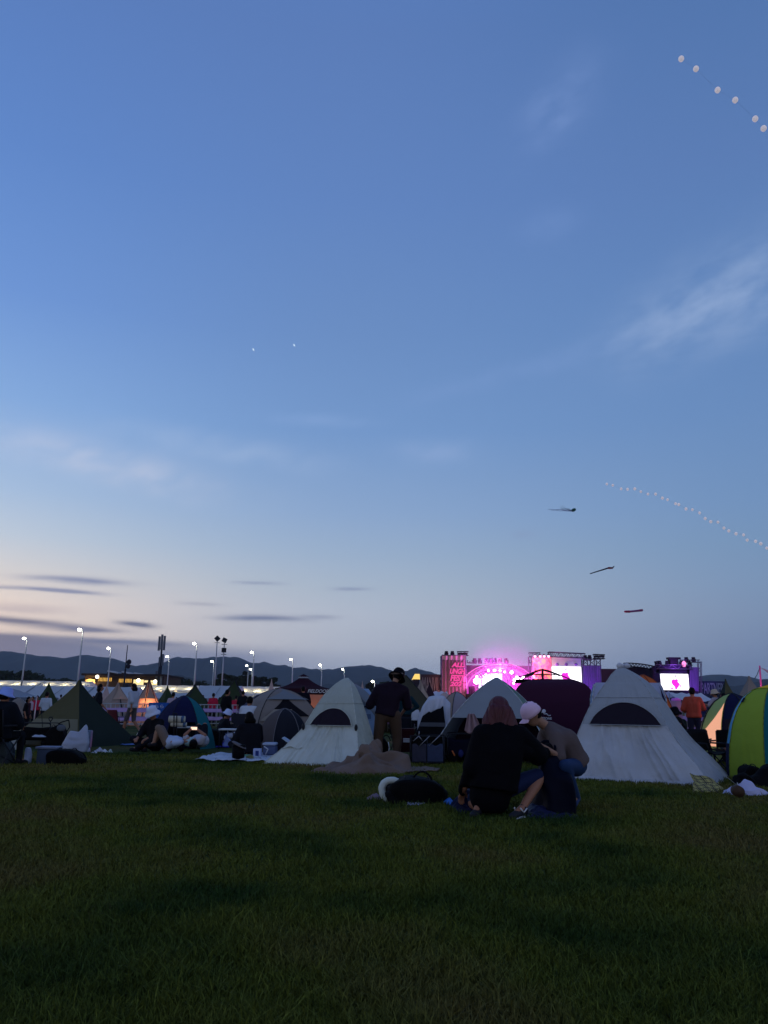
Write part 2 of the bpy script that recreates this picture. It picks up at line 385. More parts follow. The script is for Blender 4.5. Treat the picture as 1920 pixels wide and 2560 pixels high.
# ------------------------------------------------------------ marquees
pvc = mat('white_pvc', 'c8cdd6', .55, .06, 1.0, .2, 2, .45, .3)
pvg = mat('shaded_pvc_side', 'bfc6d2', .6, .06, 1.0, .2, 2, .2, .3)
alu = mat('aluminium', '8e949c', .4, .1, 5, metal=.8)
warm = (1.0, .80, .38)
def marquee(px0, px1, Y, pr, pe, dep, label, lit=0, group='white marquees across the far side of the field'):
    a, b = W(px0, pr, Y), W(px1, pr, Y); xm = (a.x + b.x) / 2; zr = W((px0 + px1) / 2, pr, Y).z; ze = W((px0 + px1) / 2, pe, Y - dep / 2).z
    x0, x1 = a.x, b.x; t = thing('marquee', label, 'marquee', (xm, Y, 0), group)
    m = MB()
    def sl(sgn):
        return lambda u, v: (x0 + (x1 - x0) * u, Y + sgn * dep / 2 * v, zr + (ze - zr) * v - .10 * math.sin(math.pi * v) - .04 * abs(math.sin(u * math.pi * 4)))
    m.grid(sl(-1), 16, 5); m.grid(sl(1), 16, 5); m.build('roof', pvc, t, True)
    for x in (x0, x1):
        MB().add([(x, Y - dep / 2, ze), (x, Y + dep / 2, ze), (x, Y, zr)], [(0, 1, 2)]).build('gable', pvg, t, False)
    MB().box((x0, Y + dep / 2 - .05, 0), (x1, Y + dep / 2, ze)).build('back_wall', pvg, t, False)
    n = max(2, int((x1 - x0) / 3))
    for i in range(n + 1):
        x = x0 + (x1 - x0) * i / n
        p = MB(); p.tube((x, Y - dep / 2, 0), (x, Y - dep / 2, ze), .05, n=6); p.tube((x, Y - dep / 2, ze), (x, Y, zr - .05), .035, n=5); p.build('post', alu, t)
    for i in range(lit):
        x = x0 + (x1 - x0) * (i + .5) / lit
        q = MB().tube((x - .4, Y - dep * .12, zr - .8), (x + .4, Y - dep * .12, zr - .8), .06, n=6).build('lamp_tube', emi('warm_tube', 'ffd890', 14), t)
        l = bpy.data.lights.new('lamp', 'POINT'); l.energy = 120; l.color = warm; l.shadow_soft_size = .25
        lo = bpy.data.objects.new('lamp_light', l); COL.objects.link(lo); lo.parent = t; lo.location = Vector((x, Y - dep * .22, zr - .95)) - t.location
for i, (a, b, pr, pe, lit) in enumerate([(-140, -8, 1699, 1715, 3), (-6, 112, 1701, 1717, 3), (114, 232, 1703, 1719, 3)]):
    marquee(a, b, 122, pr, pe, 7, ['white marquee at the left edge, its ridge glowing yellow', 'white marquee with a yellow glowing ridge behind the small olive cone tent', 'white marquee with a glowing ridge behind the large olive tepee'][i], lit)
for i, (a, b, pr, pe) in enumerate([(-120, 88, 1713, 1741), (91, 236, 1715, 1743), (239, 352, 1717, 1745)]):
    marquee(a, b, 96, pr, pe, 8, ['unlit grey white marquee roof behind the pale awning at left', 'unlit grey white marquee roof between the two olive tents', 'unlit bluish marquee roof behind the grey tepee and the walkers'][i])
marquee(345, 497, 118, 1713, 1727, 6, 'low marquee with a glowing yellow roof behind the blue beach tent', 4)
marquee(352, 500, 92, 1731, 1745, 5, 'unlit pale marquee below the glowing roof behind the blue beach tent')
marquee(500, 606, 92, 1714, 1745, 8, 'white marquee roof framed between two dark green tepees')
marquee(598, 700, 110, 1716, 1738, 8, 'striped glowing marquee roof right of the dark green tepees', 3)

# ------------------------------------------------------------ timber hall with lit windows
def hall():
    Y = 165; t = thing('hall', 'long low brown hall with lit slatted windows and skylights on its flat roof', 'building', (W(310, 1700, Y).x, Y, 0))
    X = lambda px: W(px, 1695, Y).x
    Z = lambda px, py: W(px, py, Y).z
    wd = mat('dark_timber', '3a2a22', .8, .3, 1.5); rf = mat('hall_roof', '2c2422', .8, .2, .5)
    m = MB(); m.box((X(212), Y, 0), (X(410), Y + 14, Z(310, 1690))); m.build('wall', wd, t, False)
    m = MB(); m.box((X(209), Y - 1.5, Z(310, 1690)), (X(414), Y + 15, Z(310, 1685))); m.build('roof', rf, t, False)
    gl = emi('warm_window', 'ffc45e', 1.1)
    for a, b, y0, y1 in ((247, 281, 1694, 1703), (298, 331, 1697, 1706)):
        w = MB().box((X(a), Y - .12, Z(a, y1)), (X(b), Y - .003, Z(a, y0))).build('window', gl, t, False)
        s = MB(); n = 10
        for i in range(n + 1):
            x = X(a) + (X(b) - X(a)) * i / n; s.box((x - .05, Y - .3, Z(a, y1)), (x + .05, Y - .125, Z(a, y0)))
        s.build('slats', wd, w, False)
    for a, b, y0, y1 in ((335, 360, 1699, 1713), (362, 388, 1701, 1706), (376, 394, 1707, 1716)):
        MB().box((X(a), Y - .12, Z(a, y1)), (X(b), Y - .003, Z(a, y0))).build('shop_front', emi('shop_glow', 'ffe2a0', 1.25), t, False)
    # arched porch lit from within
    m = MB(); pts = []; x0, x1, zb, zt = X(216), X(240), Z(228, 1714), Z(228, 1697)
    for i in range(13):
        a = math.pi * i / 12; pts.append(((x0 + x1) / 2 - (x1 - x0) / 2 * math.cos(a), Y - .3, zb + 1 + (zt - zb - 1) * math.sin(a)))
    m.prism([(x0, Y - .3, zb - 1)] + pts + [(x1, Y - .3, zb - 1)], (0, .29, 0)); m.build('porch', mat('porch_plaster', 'c8a878'), t, False)
    l = bpy.data.lights.new('porch_lamp', 'POINT'); l.energy = 420; l.color = (1, .72, .3); l.shadow_soft_size = .3
    lo = bpy.data.objects.new('porch_light', l); COL.objects.link(lo); lo.parent = t; lo.location = Vector(((x0 + x1) / 2, Y - 1.6, zt - 1.0)) - t.location
    for px, py in ((346, 1701), (388, 1704), (243, 1692)):
        p = W(px, py, Y - 1.8); MB().ell(p, (.34, .2, .34)).build('flood_lamp', emi('flood', 'fff2d8', 9), t)
    for px, py in ((284, 1680), (319, 1682), (350, 1685)):
        a = W(px - 12, py + 8, Y + 3); b = W(px + 14, py + 8, Y + 3); h = 8 * S(Y)
        s = MB().prism([(a.x, Y + 2, a.z), (b.x, Y + 2, a.z), (b.x, Y + 2, a.z + h * .45), (a.x, Y + 2, a.z + h)], (0, 4, 0)).build('skylight', rf, t, False)
        MB().prism([(a.x, Y + 1.9, a.z + h), (b.x, Y + 1.9, a.z + h * .45), (b.x, Y + 1.9, a.z + h * .45 + .28), (a.x, Y + 1.9, a.z + h + .28)], (0, 4.2, 0)).build('flashing', mat('zinc', 'a8b0bc'), s, False)
hall()

# ------------------------------------------------------------ street lamps, floodlights, masts
galv = mat('galvanised_steel', '969ca2', .45, .12, 3, metal=.3)
def lamp_master():
    t = thing('street_lamp', 'lit street lamp', 'street lamp', (0, 0, 0), 'street lamps along the far edge of the field')
    MB().tube((0, 0, 0), (0, 0, 9.7), .16, .08, 8).build('pole', galv, t)
    MB().path([(0, 0, 9.7), (-.15, 0, 9.95), (-.6, 0, 10)], .05).build('arm', galv, t)
    h = MB().ell((-.45, 0, 9.98), (.30, .2, .10), n=12, k=6).build('lamp_head', galv, t)
    MB().ell((-.42, -.08, 9.88), (.23, .2, .17), n=12, k=6).build('lens', emi('lamp_white', 'fff6dc', 40), h)
    return t
LM = lamp_master(); first = True
lamps = [(58, 1594, 'tall lit street lamp at the left, over the first marquee'), (196, 1572, 'tallest lit street lamp, rising behind the olive tepee'), (269, 1619, 'lit street lamp behind the left end of the timber hall'),
         (416, 1640, 'lit street lamp right of the panel antenna mast'), (483, 1607, 'lit street lamp rising left of the two dark floodlight poles'), (528, 1652, 'short lit street lamp just left of the floodlight poles'),
         (627, 1629, 'lit street lamp above the tall pine'), (615, 1663, 'small lit street lamp at the left of the pine top'), (625, 1672, 'smallest lit street lamp, at the right of the pine top'), (725, 1647, 'lit street lamp left of the dark red gazebo roof'),
         (798, 1661, 'lit street lamp right of the dark red gazebo roof'), (855, 1672, 'lit street lamp directly above the pale front tent'), (929, 1702, 'bright low street lamp beside the man in the hat')]
for px, py, lb in lamps:
    if px == 929: Y = 150; z = W(px, py, Y).z
    else: Y = YZ(px, py, 10.0); z = 10
    p = W(px, py, Y); loc = (p.x + .6, Y, z - 10)
    if first: LM.location = loc; LM['label'] = lb; first = False
    else: copy_tree(LM, loc, label=lb)
def floodpole(px, py, dbl, lb):
    Y = 150; p = W(px, py, Y); t = thing('floodlight_pole', lb, 'floodlight', (p.x, Y, 0), 'unlit floodlight poles')
    MB().tube((p.x, Y, 0), (p.x, Y, p.z), .17, .09, 8).build('pole', galv, t)
    dk = mat('dark_fixture', '20242c')
    for k in range(dbl):
        z = p.z + .5 - k * 1.9
        h = MB(); h.box((p.x - .42, Y - .2, z - .42), (p.x + .42, Y + .2, z + .42)); o = h.build('floodlight_head', dk, t, False)
        # turned on its corner like the fixtures in the picture
        ctr = Vector((p.x, Y, z)) - t.location
        if dbl == 1 or k == 0: o.matrix_local = Matrix.Translation(ctr) @ Matrix.Rotation(R(45 if dbl == 1 else 25), 4, 'Y') @ Matrix.Translation(-ctr)
        MB().tube((p.x - .5, Y, z - .8), (p.x + .5, Y, z - .8), .05).build('bracket', dk, t)
floodpole(543, 1603, 1, 'left unlit floodlight pole with one diamond shaped head')
floodpole(561, 1607, 2, 'right unlit floodlight pole with two heads one above the other')
def mast(px, pyt, pyb, Y, lb, big):
    dk = mat('dark_steel', '1d222c', .6, .2); p = W(px, pyt, Y); t = thing('antenna_mast', lb, 'mast', (p.x, Y, 0))
    r = .45 if big else .22
    m = MB(); m.tube((p.x, Y, 0), (p.x, Y, p.z * .62), r, r * .8, 10); m.tube((p.x, Y, p.z * .6), (p.x, Y, p.z), r * .5, r * .35, 8); m.build('pole', dk, t)
    if big:
        for x, z, h in ((-.75, p.z - 1.6, 3.0), (0.0, p.z - 1.3, 3.2), (.8, p.z - 1.5, 3.0), (.7, p.z - 5.0, 2.4), (-.2, p.z - 5.4, 2.0), (-.8, p.z - 8, 1.4), (-1.0, p.z - 14.5, 1.6), (.7, p.z - 9.5, 2.5)):
            MB().box((p.x + x * .7 - .2, Y - .5, z - h / 2), (p.x + x * .7 + .2, Y - .2, z + h / 2)).build('antenna_panel', mat('antenna_grey', '4a5260'), t, False)
    else:
        for x, z, s in ((.7, p.z - 3.2, .55), (.6, p.z - 4.0, .5), (.7, p.z - 7.6, .6), (1.0, p.z - 8.2, .5), (.6, p.z - 8.9, .5)):
            MB().tube((p.x + x - .3, Y - .3, z), (p.x + x + .1, Y - .7, z), s * .5, s * .9, 12).build('speaker_horn', dk, t)
            MB().tube((p.x, Y, z), (p.x + x - .3, Y - .3, z), .06).build('bracket', dk, t)
mast(319, 1613, 1690, 150, 'slim dark mast with small horn shaped devices above the timber hall', False)
mast(407, 1590, 1700, 165, 'thick dark mast carrying upright panel antennas right of the timber hall', True)

# ============================================================ FESTIVAL STAGE
YS = 160.0
def P(px, py, dy=0.0): return W(px, py, YS + dy)
dkst = mat('black_steel', '17151d', .6, .2)
trm = mat('truss_grey', '4b4658', .5, .2)
scr = mat('grey_scrim', '6a6470', .9, .35, .5, 0, 1, .3, .1, stretch=(3, 3, .3))
bxs = lambda m, x0, y0, x1, y1, a, b: m.box((P(x0, y1).x, YS + a, P((x0 + x1) / 2, y1).z), (P(x1, y1).x, YS + b, P((x0 + x1) / 2, y0).z))
def truss(m, a, b, s=.5, r=.055, n=None):
    a, b = Vector(a), Vector(b); d = (b - a).normalized(); u = Vector((0, 1, 0)) * s / 2; w = d.cross(Vector((0, 1, 0))).normalized() * s / 2
    n = n or max(2, int((b - a).length / s / 1.3)); cs = [u + w, u - w, -u - w, -u + w]
    for q in cs: m.tube(a + q, b + q, r, n=5)
    for i in range(n):
        p, q = a.lerp(b, i / n), a.lerp(b, (i + 1) / n)
        m.tube(p + cs[2 + i % 2], q + cs[3 - i % 2], r * .6, n=4); m.tube(p + cs[i % 2], q + cs[1 - i % 2], r * .6, n=4)
    return m
def moving_head(px, py, parent, tilt=0):
    p = P(px, py, 1); m = MB()
    m.box((p.x - .35, p.y - .25, p.z - .6), (p.x + .35, p.y + .25, p.z - .35)); m.tube((p.x, p.y, p.z - .4), (p.x + tilt, p.y, p.z + .5), .3, .36, 10)
    m.box((p.x - .42, p.y - .1, p.z - .4), (p.x - .3, p.y + .1, p.z + .2)); m.box((p.x + .3, p.y - .1, p.z - .4), (p.x + .42, p.y + .1, p.z + .2))
    m.build('moving_head_lamp', dkst, parent, False)
def light(par, typ, loc, e, col, size=.3, to=None, ang=60, name='stage_beam'):
    l = bpy.data.lights.new(name, typ); l.energy = e * (.30 if e > 500 else 1); l.color = col
    if typ == 'SPOT': l.spot_size = R(ang); l.spot_blend = .6; l.shadow_soft_size = size
    else: l.shadow_soft_size = size
    o = bpy.data.objects.new(name, l); COL.objects.link(o); o.location = Vector(loc) - wloc(par); o.parent = par
    if to is not None: o.rotation_euler = (Vector(loc) - Vector(to)).to_track_quat('Z', 'Y').to_euler()
    return o
PINK, MAG, ORG, VIO = (1, .12, .55), (1, .1, .8), (1, .3, .2), (.45, .12, 1)

# beams thrown over the crowd
t = thing('banner_tower', 'tall banner tower left of the stage with pink festival lettering', 'stage tower', (P(1135, 1700).x, YS, 0))
m = MB()
for x in (1105, 1120, 1140, 1165):
    for dy in (0, 3): m.tube((P(x, 1700).x, YS + dy, 0), (P(x, 1700).x, YS + dy, P(x, 1638).z), .12, n=6)
for py in (1638, 1650, 1670, 1692):
    m.tube(P(1105, py), P(1165, py + .7), .1, n=6); m.tube(P(1105, py, 3), P(1165, py + .7, 3), .1, n=6)
for a, b in ((1105, 1120), (1120, 1140), (1140, 1165)): m.tube(P(a, 1638, 1), P(b, 1650, 1), .05, n=5)
m.build('scaffold', trm, t)
m = MB(); m.grid(lambda u, v: P(1106 + 58 * u, 1650 + 92 * v, -.12 + .06 * math.sin(u * 40)), 30, 6); m.build('banner_cloth', mat('banner_cloth', '6c5860', .9, .4, .35, 0, 1, .25, .1, stretch=(2, 2, .25)), t)
m = MB(); m.grid(lambda u, v: P(1106 + 58 * u, 1639 + 11 * v, -.1 + .1 * math.sin(u * 30)), 20, 3); m.build('pale_scrim', mat('pale_scrim', 'b7a7ac', .9, .5, .6, 0, 1, .4, .1), t)
pk = emi('pink_glow_letters', 'ff4fa6', .95)  # emission stands for the stage light on the printed banner letters
for s_, cy, hh, ww in (('ALL', 1662, 11, 30), ('UNGH', 1678, 13, 37), ('FEST', 1695, 15, 36), ('2026', 1710, 11, 38)):
    text(s_, 'letters', pk, t, P(1144, cy, -.25), hh * S(YS), ext=.04, shear=.25, width=ww * S(YS), bold=.05)
m = MB(); truss(m, P(1143, 1634, .5), P(1171, 1634, .5), .8, .08, 5)
for x in (1147, 1153, 1159, 1165): m.box((P(x, 1634).x - .3, YS - .4, P(x, 1637).z), (P(x, 1634).x + .3, YS, P(x, 1632).z))
m.build('lamp_bar', dkst, t, False)
for px in (1116, 1131): moving_head(px, 1634, t)
light(t, 'SPOT', P(1150, 1738, -9), 9000, ORG, .4, P(1150, 1700, 0), 75)

# main stage
t = thing('main_stage', 'main stage glowing magenta, a lit arch around a blinding white screen', 'stage', (P(1250, 1700).x, YS, 0))
m = MB(); bxs(m, 1165, 1659, 1500, 1760, 9, 12); m.build('back_wall', mat('maroon_wall', '3c2130', .8, .3, .3), t, False)
m = MB(); bxs(m, 1165, 1738, 1500, 1764, -2, 9); m.build('deck', dkst, t, False)
for r_, col, st, w in ((1.0, 'ff70cc', 1.2, .10), (.93, 'd23aa8', .9, .10), (.86, 'ff7ad8', 1.2, .14), (.76, 'b030c8', .8, .12), (.66, 'ff5cd0', 1.1, .12)):
    pts = []
    for i in range(33):
        a = math.pi * i / 32; pts.append(P(1247 - 95 * r_ * math.cos(a), 1735 - 76 * r_ * (math.sin(a) ** .8 if a not in (0,) else 0), 1 + (1 - r_) * 8))
    MB().path(pts, w, 6).build('led_arch', emi('led_arch_%d' % int(r_ * 100), col, st), t)
m = MB(); rs = random.Random(3)
for i in range(150):
    a = math.pi * (i + .5) / 150; r0, r1 = rs.uniform(.45, .8), rs.uniform(.82, 1.02)
    m.tube(P(1247 - 98 * r0 * math.cos(a), 1735 - 76 * r0 * math.sin(a) ** .8, 4), P(1247 - 95 * r1 * math.cos(a + rs.uniform(-.06, .06)), 1735 - 76 * r1 * math.sin(a) ** .8, 2), rs.uniform(.05, .13), n=4)
m.build('led_rays', emi('led_rays', 'e04ad0', .85), t)
m = MB()
pts = [P(1247 - 93 * math.cos(math.pi * i / 24), 1735 - 73 * math.sin(math.pi * i / 24) ** .8, 5) for i in range(25)]
m.prism(pts, (0, .3, 0)); m.build('arch_backdrop', mat('arch_backdrop', 'a05a98', .7, .5, .4), t, False)
m = MB(); bxs(m, 1203, 1680, 1262, 1728, 3.2, 3.8); m.build('led_screen', emi('screen_white', 'dff2ff', 2.6), t, False)
m = MB(); truss(m, P(1200, 1676, 2.5), P(1266, 1677, 2.5), 1, .09); truss(m, P(1200, 1676, 2.5), P(1200, 1745, 2.5), .8, .08); truss(m, P(1266, 1677, 2.5), P(1266, 1745, 2.5), .8, .08); truss(m, P(1275, 1660, 2.0), P(1275, 1745, 2), .5, .07)
m.build('screen_truss', trm, t)
for px in (1187, 1200, 1217, 1228, 1238, 1250, 1266): moving_head(px, 1652, t, rs.uniform(-.15, .15))
for px, py, s_ in ((1191, 1703, .62), (1192, 1692, .26), (1221, 1677, .22), (1236, 1676, .26), (1250, 1677, .22), (1279, 1681, .34), (1293, 1695, .42), (1303, 1699, .3), (1262, 1680, .2), (1308, 1693, .26), (1286, 1700, .3), (1284, 1708, .22)):
    p = P(px, py, 1.2); q = MB().tube((p.x, p.y, p.z), (p.x, p.y + .5, p.z), s_, s_ * .7, 12).build('beam_lamp', dkst, t)
    MB().ell((p.x, p.y - .02, p.z), (s_ * .92, .12, s_ * .92), n=14, k=6).build('lens', emi('beam_lens', 'ffd6f6', 16), q)
for px, py, e, col in ((1191, 1703, 14000, PINK), (1290, 1695, 14000, MAG), (1235, 1672, 9000, VIO), (1262, 1668, 9000, PINK), (1215, 1665, 9000, MAG), (1320, 1700, 6000, MAG)):
    light(t, 'POINT', P(px, py, -1.5), e, col, .5)
light(t, 'SPOT', P(1250, 1668, -2.5), 330000, (1, .22, .62), .6, (4.5, 14, 1), 26)
light(t, 'SPOT', P(1395, 1660, -2.5), 90000, (.75, .2, 1), .6, (8, 14, 1), 26)
m = MB()
for a, b in ((1168, 1186), (1323, 1344)):
    m.tube(P(a, 1657, 6), P(b, 1658, 6), .12); 
    for k in range(4): x = a + (b - a) * k / 3; m.tube(P(x, 1657, 6), P(x + 1, 1650 + (k % 2) * 3, 6), .08)
m.build('roof_rail', dkst, t)
m = MB(); 
for x in (1173, 1178, 1182): bxs(m, x, 1716, x + 4, 1745, -1, 1)
m.build('speaker_stack', dkst, t, False)

# orange banner tower and relay screen
t = thing('banner_tower', 'orange and pink banner tower between the arch and the white relay screen', 'stage tower', (P(1355, 1700).x, YS, 0))
m = MB()
for x in (1330, 1379):
    for dy in (0, 3): m.tube((P(x, 1700).x, YS + dy, 0), (P(x, 1700).x, YS + dy, P(x, 1641).z), .13, n=6)
for py in (1642, 1660, 1680, 1700): m.tube(P(1330, py), P(1379, py + .6), .1, n=6)
m.build('scaffold', trm, t)
def bann():
    m = bpy.data.materials.new('banner_art'); m.use_nodes = True; q = m.node_tree; p = q.nodes['Principled BSDF']
    g_ = q.nodes.new('ShaderNodeNewGeometry'); n = q.nodes.new('ShaderNodeTexNoise'); n.inputs['Scale'].default_value = .45; n.inputs['Detail'].default_value = 3; n.inputs['Distortion'].default_value = 2
    r_ = q.nodes.new('ShaderNodeValToRGB'); e = r_.color_ramp.elements; e[0].position = .35; e[0].color = c('8c4a52'); e[1].position = .62; e[1].color = c('ffa070')
    k = e.new(.48); k.color = c('ff5c90'); q.links.new(g_.outputs['Position'], n.inputs['Vector']); q.links.new(n.outputs[0], r_.inputs[0]); q.links.new(r_.outputs[0], p.inputs['Base Color'])
    return m
m = MB(); m.grid(lambda u, v: P(1331 + 47 * u, 1644 + 98 * v, -.15), 8, 8); m.build('banner_cloth', bann(), t)
text('FEST', 'letters', emi('banner_letters', 'ff7aa0', .9), t, P(1354, 1691, -.3), 11 * S(YS), ext=.04, shear=.2, width=32 * S(YS), bold=.02)
m = MB(); truss(m, P(1322, 1637, .5), P(1350, 1637, .5), .8, .08, 5); truss(m, P(1370, 1636, .5), P(1380, 1636, .5), .8, .09, 2); m.build('lamp_bar', dkst, t)
for px in (1337, 1350, 1360, 1371):
    p = P(px, 1640, -.5); q = MB().tube((p.x, p.y, p.z - .3), (p.x, p.y, p.z + .4), .3, .2, 8).build('flood_lamp', dkst, t)
    MB().ell((p.x, p.y - .15, p.z - .1), (.27, .2, .27), n=10, k=6).build('lens', emi('pink_lens', 'ff9ad0', 4), q)
for px in (1341, 1366): light(t, 'SPOT', P(px, 1735, -7), 9000, (1, .42, .35), .4, P(1355, 1672, 0), 70)
light(t, 'SPOT', P(1355, 1640, -4), 5000, (1, .5, .5), .4, P(1355, 1670, 0), 90)

t = thing('relay_screen', 'big white video screen left of the large pale tent, showing a pink clad singer', 'video screen', (P(1418, 1700).x, YS, 0))
def screen(t, x0, y0, x1, y1, fx, fy, k):
    m = MB(); m.box((P(x0, y1).x, YS - .3, P((x0 + x1) / 2, y1).z), (P(x1, y1).x, YS + .3, P((x0 + x1) / 2, y0).z)); s_ = m.build('led_screen', emi('screen_glow', 'fbf2ff', 2.3), t, False)
    # the singer shown on the screen: flat picture of head, hair, arms and dress
    c_ = P(fx, fy, 0); u = S(YS) * k; m = MB()
    def sh(pts, y): m.prism([(c_.x + a * u, YS - y, c_.z + b * u) for a, b in pts], (0, .02, 0))
    sh([(-13, -1), (-12, 6), (-7, 9), (-1, 8), (4, 10), (7, 7), (6, 2), (10, -3), (12, -8), (8, -10), (7, -14), (3, -16), (3, -20), (-3, -20), (-4, -13), (-9, -8)], .33)
    sh([(12, -7), (15, -9), (14, -13), (10, -12)], .33)
    sh([(-15, -16), (-11, -13), (-9, -20), (-15, -20)], .33)
    m.build('screen_figure', emi('singer_pink', 'f230d8', 1.25), s_, False)
    m = MB(); sh([(0, 11), (3, 17), (5, 21), (3, 23), (0, 20), (-2, 23), (-3, 19), (-1, 14)], .33); m.build('screen_face', emi('singer_face', 'e0cfe8', 1.0), s_, False)
screen(t, 1381, 1667, 1454, 1716, 1414, 1690, .85)
m = MB(); m.grid(lambda u, v: P(1380 + 75 * u, 1641 + 26 * v, .1 + .05 * math.sin(u * 50)), 16, 4); m.build('white_header', mat('white_scrim', 'cfc6da', .8, .1, 1, 0, 1, .4), t)
m = MB(); truss(m, P(1371, 1636, .5), P(1462, 1640, .5), .95, .11, 13); truss(m, P(1455, 1641, .8), P(1455, 1750, .8), .5, .08); m.build('truss', trm, t)
for px in (1393, 1416, 1440): q = P(px, 1661, -.3); MB().ell(q, (.35, .3, .3), n=10, k=6).build('spot_lamp', mat('lilac_lamp', '6a4a9a'), t)
m = MB()
for x in (1456, 1471, 1488, 1503):
    for dy in (0, 3): m.tube((P(x, 1700).x, YS + dy, 0), (P(x, 1700).x, YS + dy, P(x, 1648).z), .1, n=6)
for py in (1648, 1664, 1690): m.tube(P(1456, py), P(1503, py + .5), .09, n=6); m.tube(P(1456, py, 3), P(1503, py + .5, 3), .09, n=6)
for a, b in ((1456, 1471), (1471, 1488), (1488, 1503)): m.tube(P(a, 1664, 0), P(b, 1649, 0), .07, n=5); m.tube(P(a, 1649, 3), P(b, 1664, 3), .07, n=5)
m.build('scaffold', trm, t)
m = MB(); m.grid(lambda u, v: P(1457 + 46 * u, 1664 + 84 * v, -.15 + .12 * math.sin(u * 60)), 40, 4); m.build('side_scrim', mat('violet_scrim', '6c5c8c', .9, .4, .5, 0, 1, .3, .1, stretch=(3, 3, .3)), t)
m = MB(); truss(m, P(1483, 1641, .5), P(1511, 1642, .5), .8, .1, 5); 
for x in (1487, 1493, 1499, 1506): m.box((P(x, 1634).x - .3, YS - .4, P(x, 1644).z), (P(x, 1634).x + .3, YS, P(x, 1639).z))
m.build('lamp_bar', dkst, t, False)
for px in (1463, 1474): moving_head(px, 1644, t)
light(t, 'SPOT', P(1466, 1738, -6), 9000, VIO, .4, P(1470, 1690, 0), 70)

# second stage on the right
t = thing('second_stage', 'dark second stage at right framing a glowing video screen with a pink clad singer', 'stage', (P(1690, 1700).x, YS, 0))
m = MB(); bxs(m, 1503, 1669, 1645, 1762, 6, 9); m.build('back_wall', mat('maroon_wall', '3c2130'), t, False)
m = MB()
for x0, y0, x1, y1 in ((1640, 1668, 1654, 1760), (1723, 1668, 1748, 1760), (1640, 1664, 1730, 1683), (1654, 1726, 1723, 1760)): bxs(m, x0, y0, x1, y1, -.2, 2)
m.build('screen_surround', mat('surround_black', '241c34', .8, .4, .6), t, False)
screen(t, 1655, 1685, 1722, 1725, 1688, 1706, .82)
m = MB()
pts = [P(1560 + 80 * i / 10, 1664 - 4 * math.sin(math.pi * (.15 + .5 * i / 10)) + 11 * (i / 10) ** 1.6, 1) for i in range(11)]
for i in range(10): truss(m, pts[i], pts[i + 1], .7, .09, 2)
m.build('roof_arc', dkst, t)
m = MB(); m.prism([P(1560, 1668, 1.5), P(1600, 1668, 1.5), P(1640, 1676, 1.5), P(1640, 1740, 1.5), P(1560, 1740, 1.5)], (0, .3, 0)); m.build('dark_drape', mat('dark_drape', '1c1428'), t, False)
m = MB(); truss(m, P(1640, 1667, -.2), P(1730, 1668, -.2), .8, .08)
for x in (1749,): truss(m, P(x, 1653, 0), P(x, 1760, 0), .6, .07)
truss(m, P(1700, 1653, 1), P(1749, 1653, 1), .5, .07); truss(m, P(1702, 1653, 1), P(1702, 1668, 1), .5, .06)
m.build('truss', trm, t)
m = MB(); bxs(m, 1672, 1643, 1702, 1648, 0, 1.5); bxs(m, 1677, 1648, 1697, 1666, 0, 1.5)
m.build('lamp_cage', dkst, t, False)
for px, py in ((1642, 1659), (1649, 1658), (1668, 1658), (1703, 1658), (1724, 1658), (1716, 1649), (1734, 1649)): moving_head(px, py, t, rs.uniform(-.2, .2))
p = P(1710, 1660, -.4); q = MB().ell(p, (.45, .3, .6), n=12, k=8).build('wash_lamp', emi('wash_pink', 'ff8ad0', 1.6), t)
m = MB(); m.grid(lambda u, v: P(1724 + 24 * u, 1668 + 60 * v, -.35 + .1 * math.sin(u * 40)), 20, 4); m.build('side_scrim', mat('violet_scrim', '6c5c8c'), t)
light(t, 'SPOT', P(1735, 1738, -6), 7000, VIO, .4, P(1736, 1690, 0), 70)
light(t, 'POINT', P(1690, 1660, -2), 2500, VIO, .4)

# lettered fences
def lettered(x0, x1, y0, y1, s_, cf, cl, lb, dy):
    a, b = P(x0, y1, dy), P(x1, y0, dy); t = thing('lettered_fence', lb, 'hoarding', ((a.x + b.x) / 2, a.y, 0))
    MB().box((a.x, a.y, 0), (b.x, a.y + .3, P((x0 + x1) / 2, y0, dy).z)).build('board', mat(cf[0], cf[1], .9, .3, .4), t, False)
    text(s_, 'letters', mat(cl[0], cl[1], .8), t, ((a.x + b.x) / 2, a.y - .06, P((x0 + x1) / 2, (y0 + y1) / 2 - 3, dy).z), (y1 - y0) * .62 * S(YS), ext=.05, width=(b.x - a.x) * .86, bold=.01)
lettered(1052, 1108, 1686, 1745, 'MANVILS', ('brown_board', '3a2a2c'), ('board_letters', '8a7876'), 'brown hoarding with tall faint letters left of the pink banner tower', 1)
lettered(1750, 1818, 1703, 1745, 'PARTNERS', ('navy_board', '1f2848'), ('navy_letters', '6a7488'), 'dark blue hoarding reading PARTNERS right of the second stage', 1)
t = thing('lit_kiosk', 'small kiosk with a glowing yellow roof beside the hat of the standing man', 'kiosk', (W(1041, 1690, 120).x, 120, 0))
a, b = W(1031, 1698, 120), W(1050, 1698, 120); zt = W(1041, 1684, 120).z
MB().add([(a.x, 120, a.z), (b.x, 120, a.z), (b.x, 123, a.z), (a.x, 123, a.z), (a.x + .35 * (b.x - a.x), 121, zt), (b.x, 121, zt)], [(0, 1, 5, 4), (1, 2, 5), (2, 3, 4, 5), (3, 0, 4)]).build('roof', emi('kiosk_glow', 'ffd878', 1.05), t, False)
MB().box((a.x + .1, 120.2, 0), (b.x - .1, 122.8, a.z)).build('wall', mat('kiosk_wall', '2a2430'), t, False)

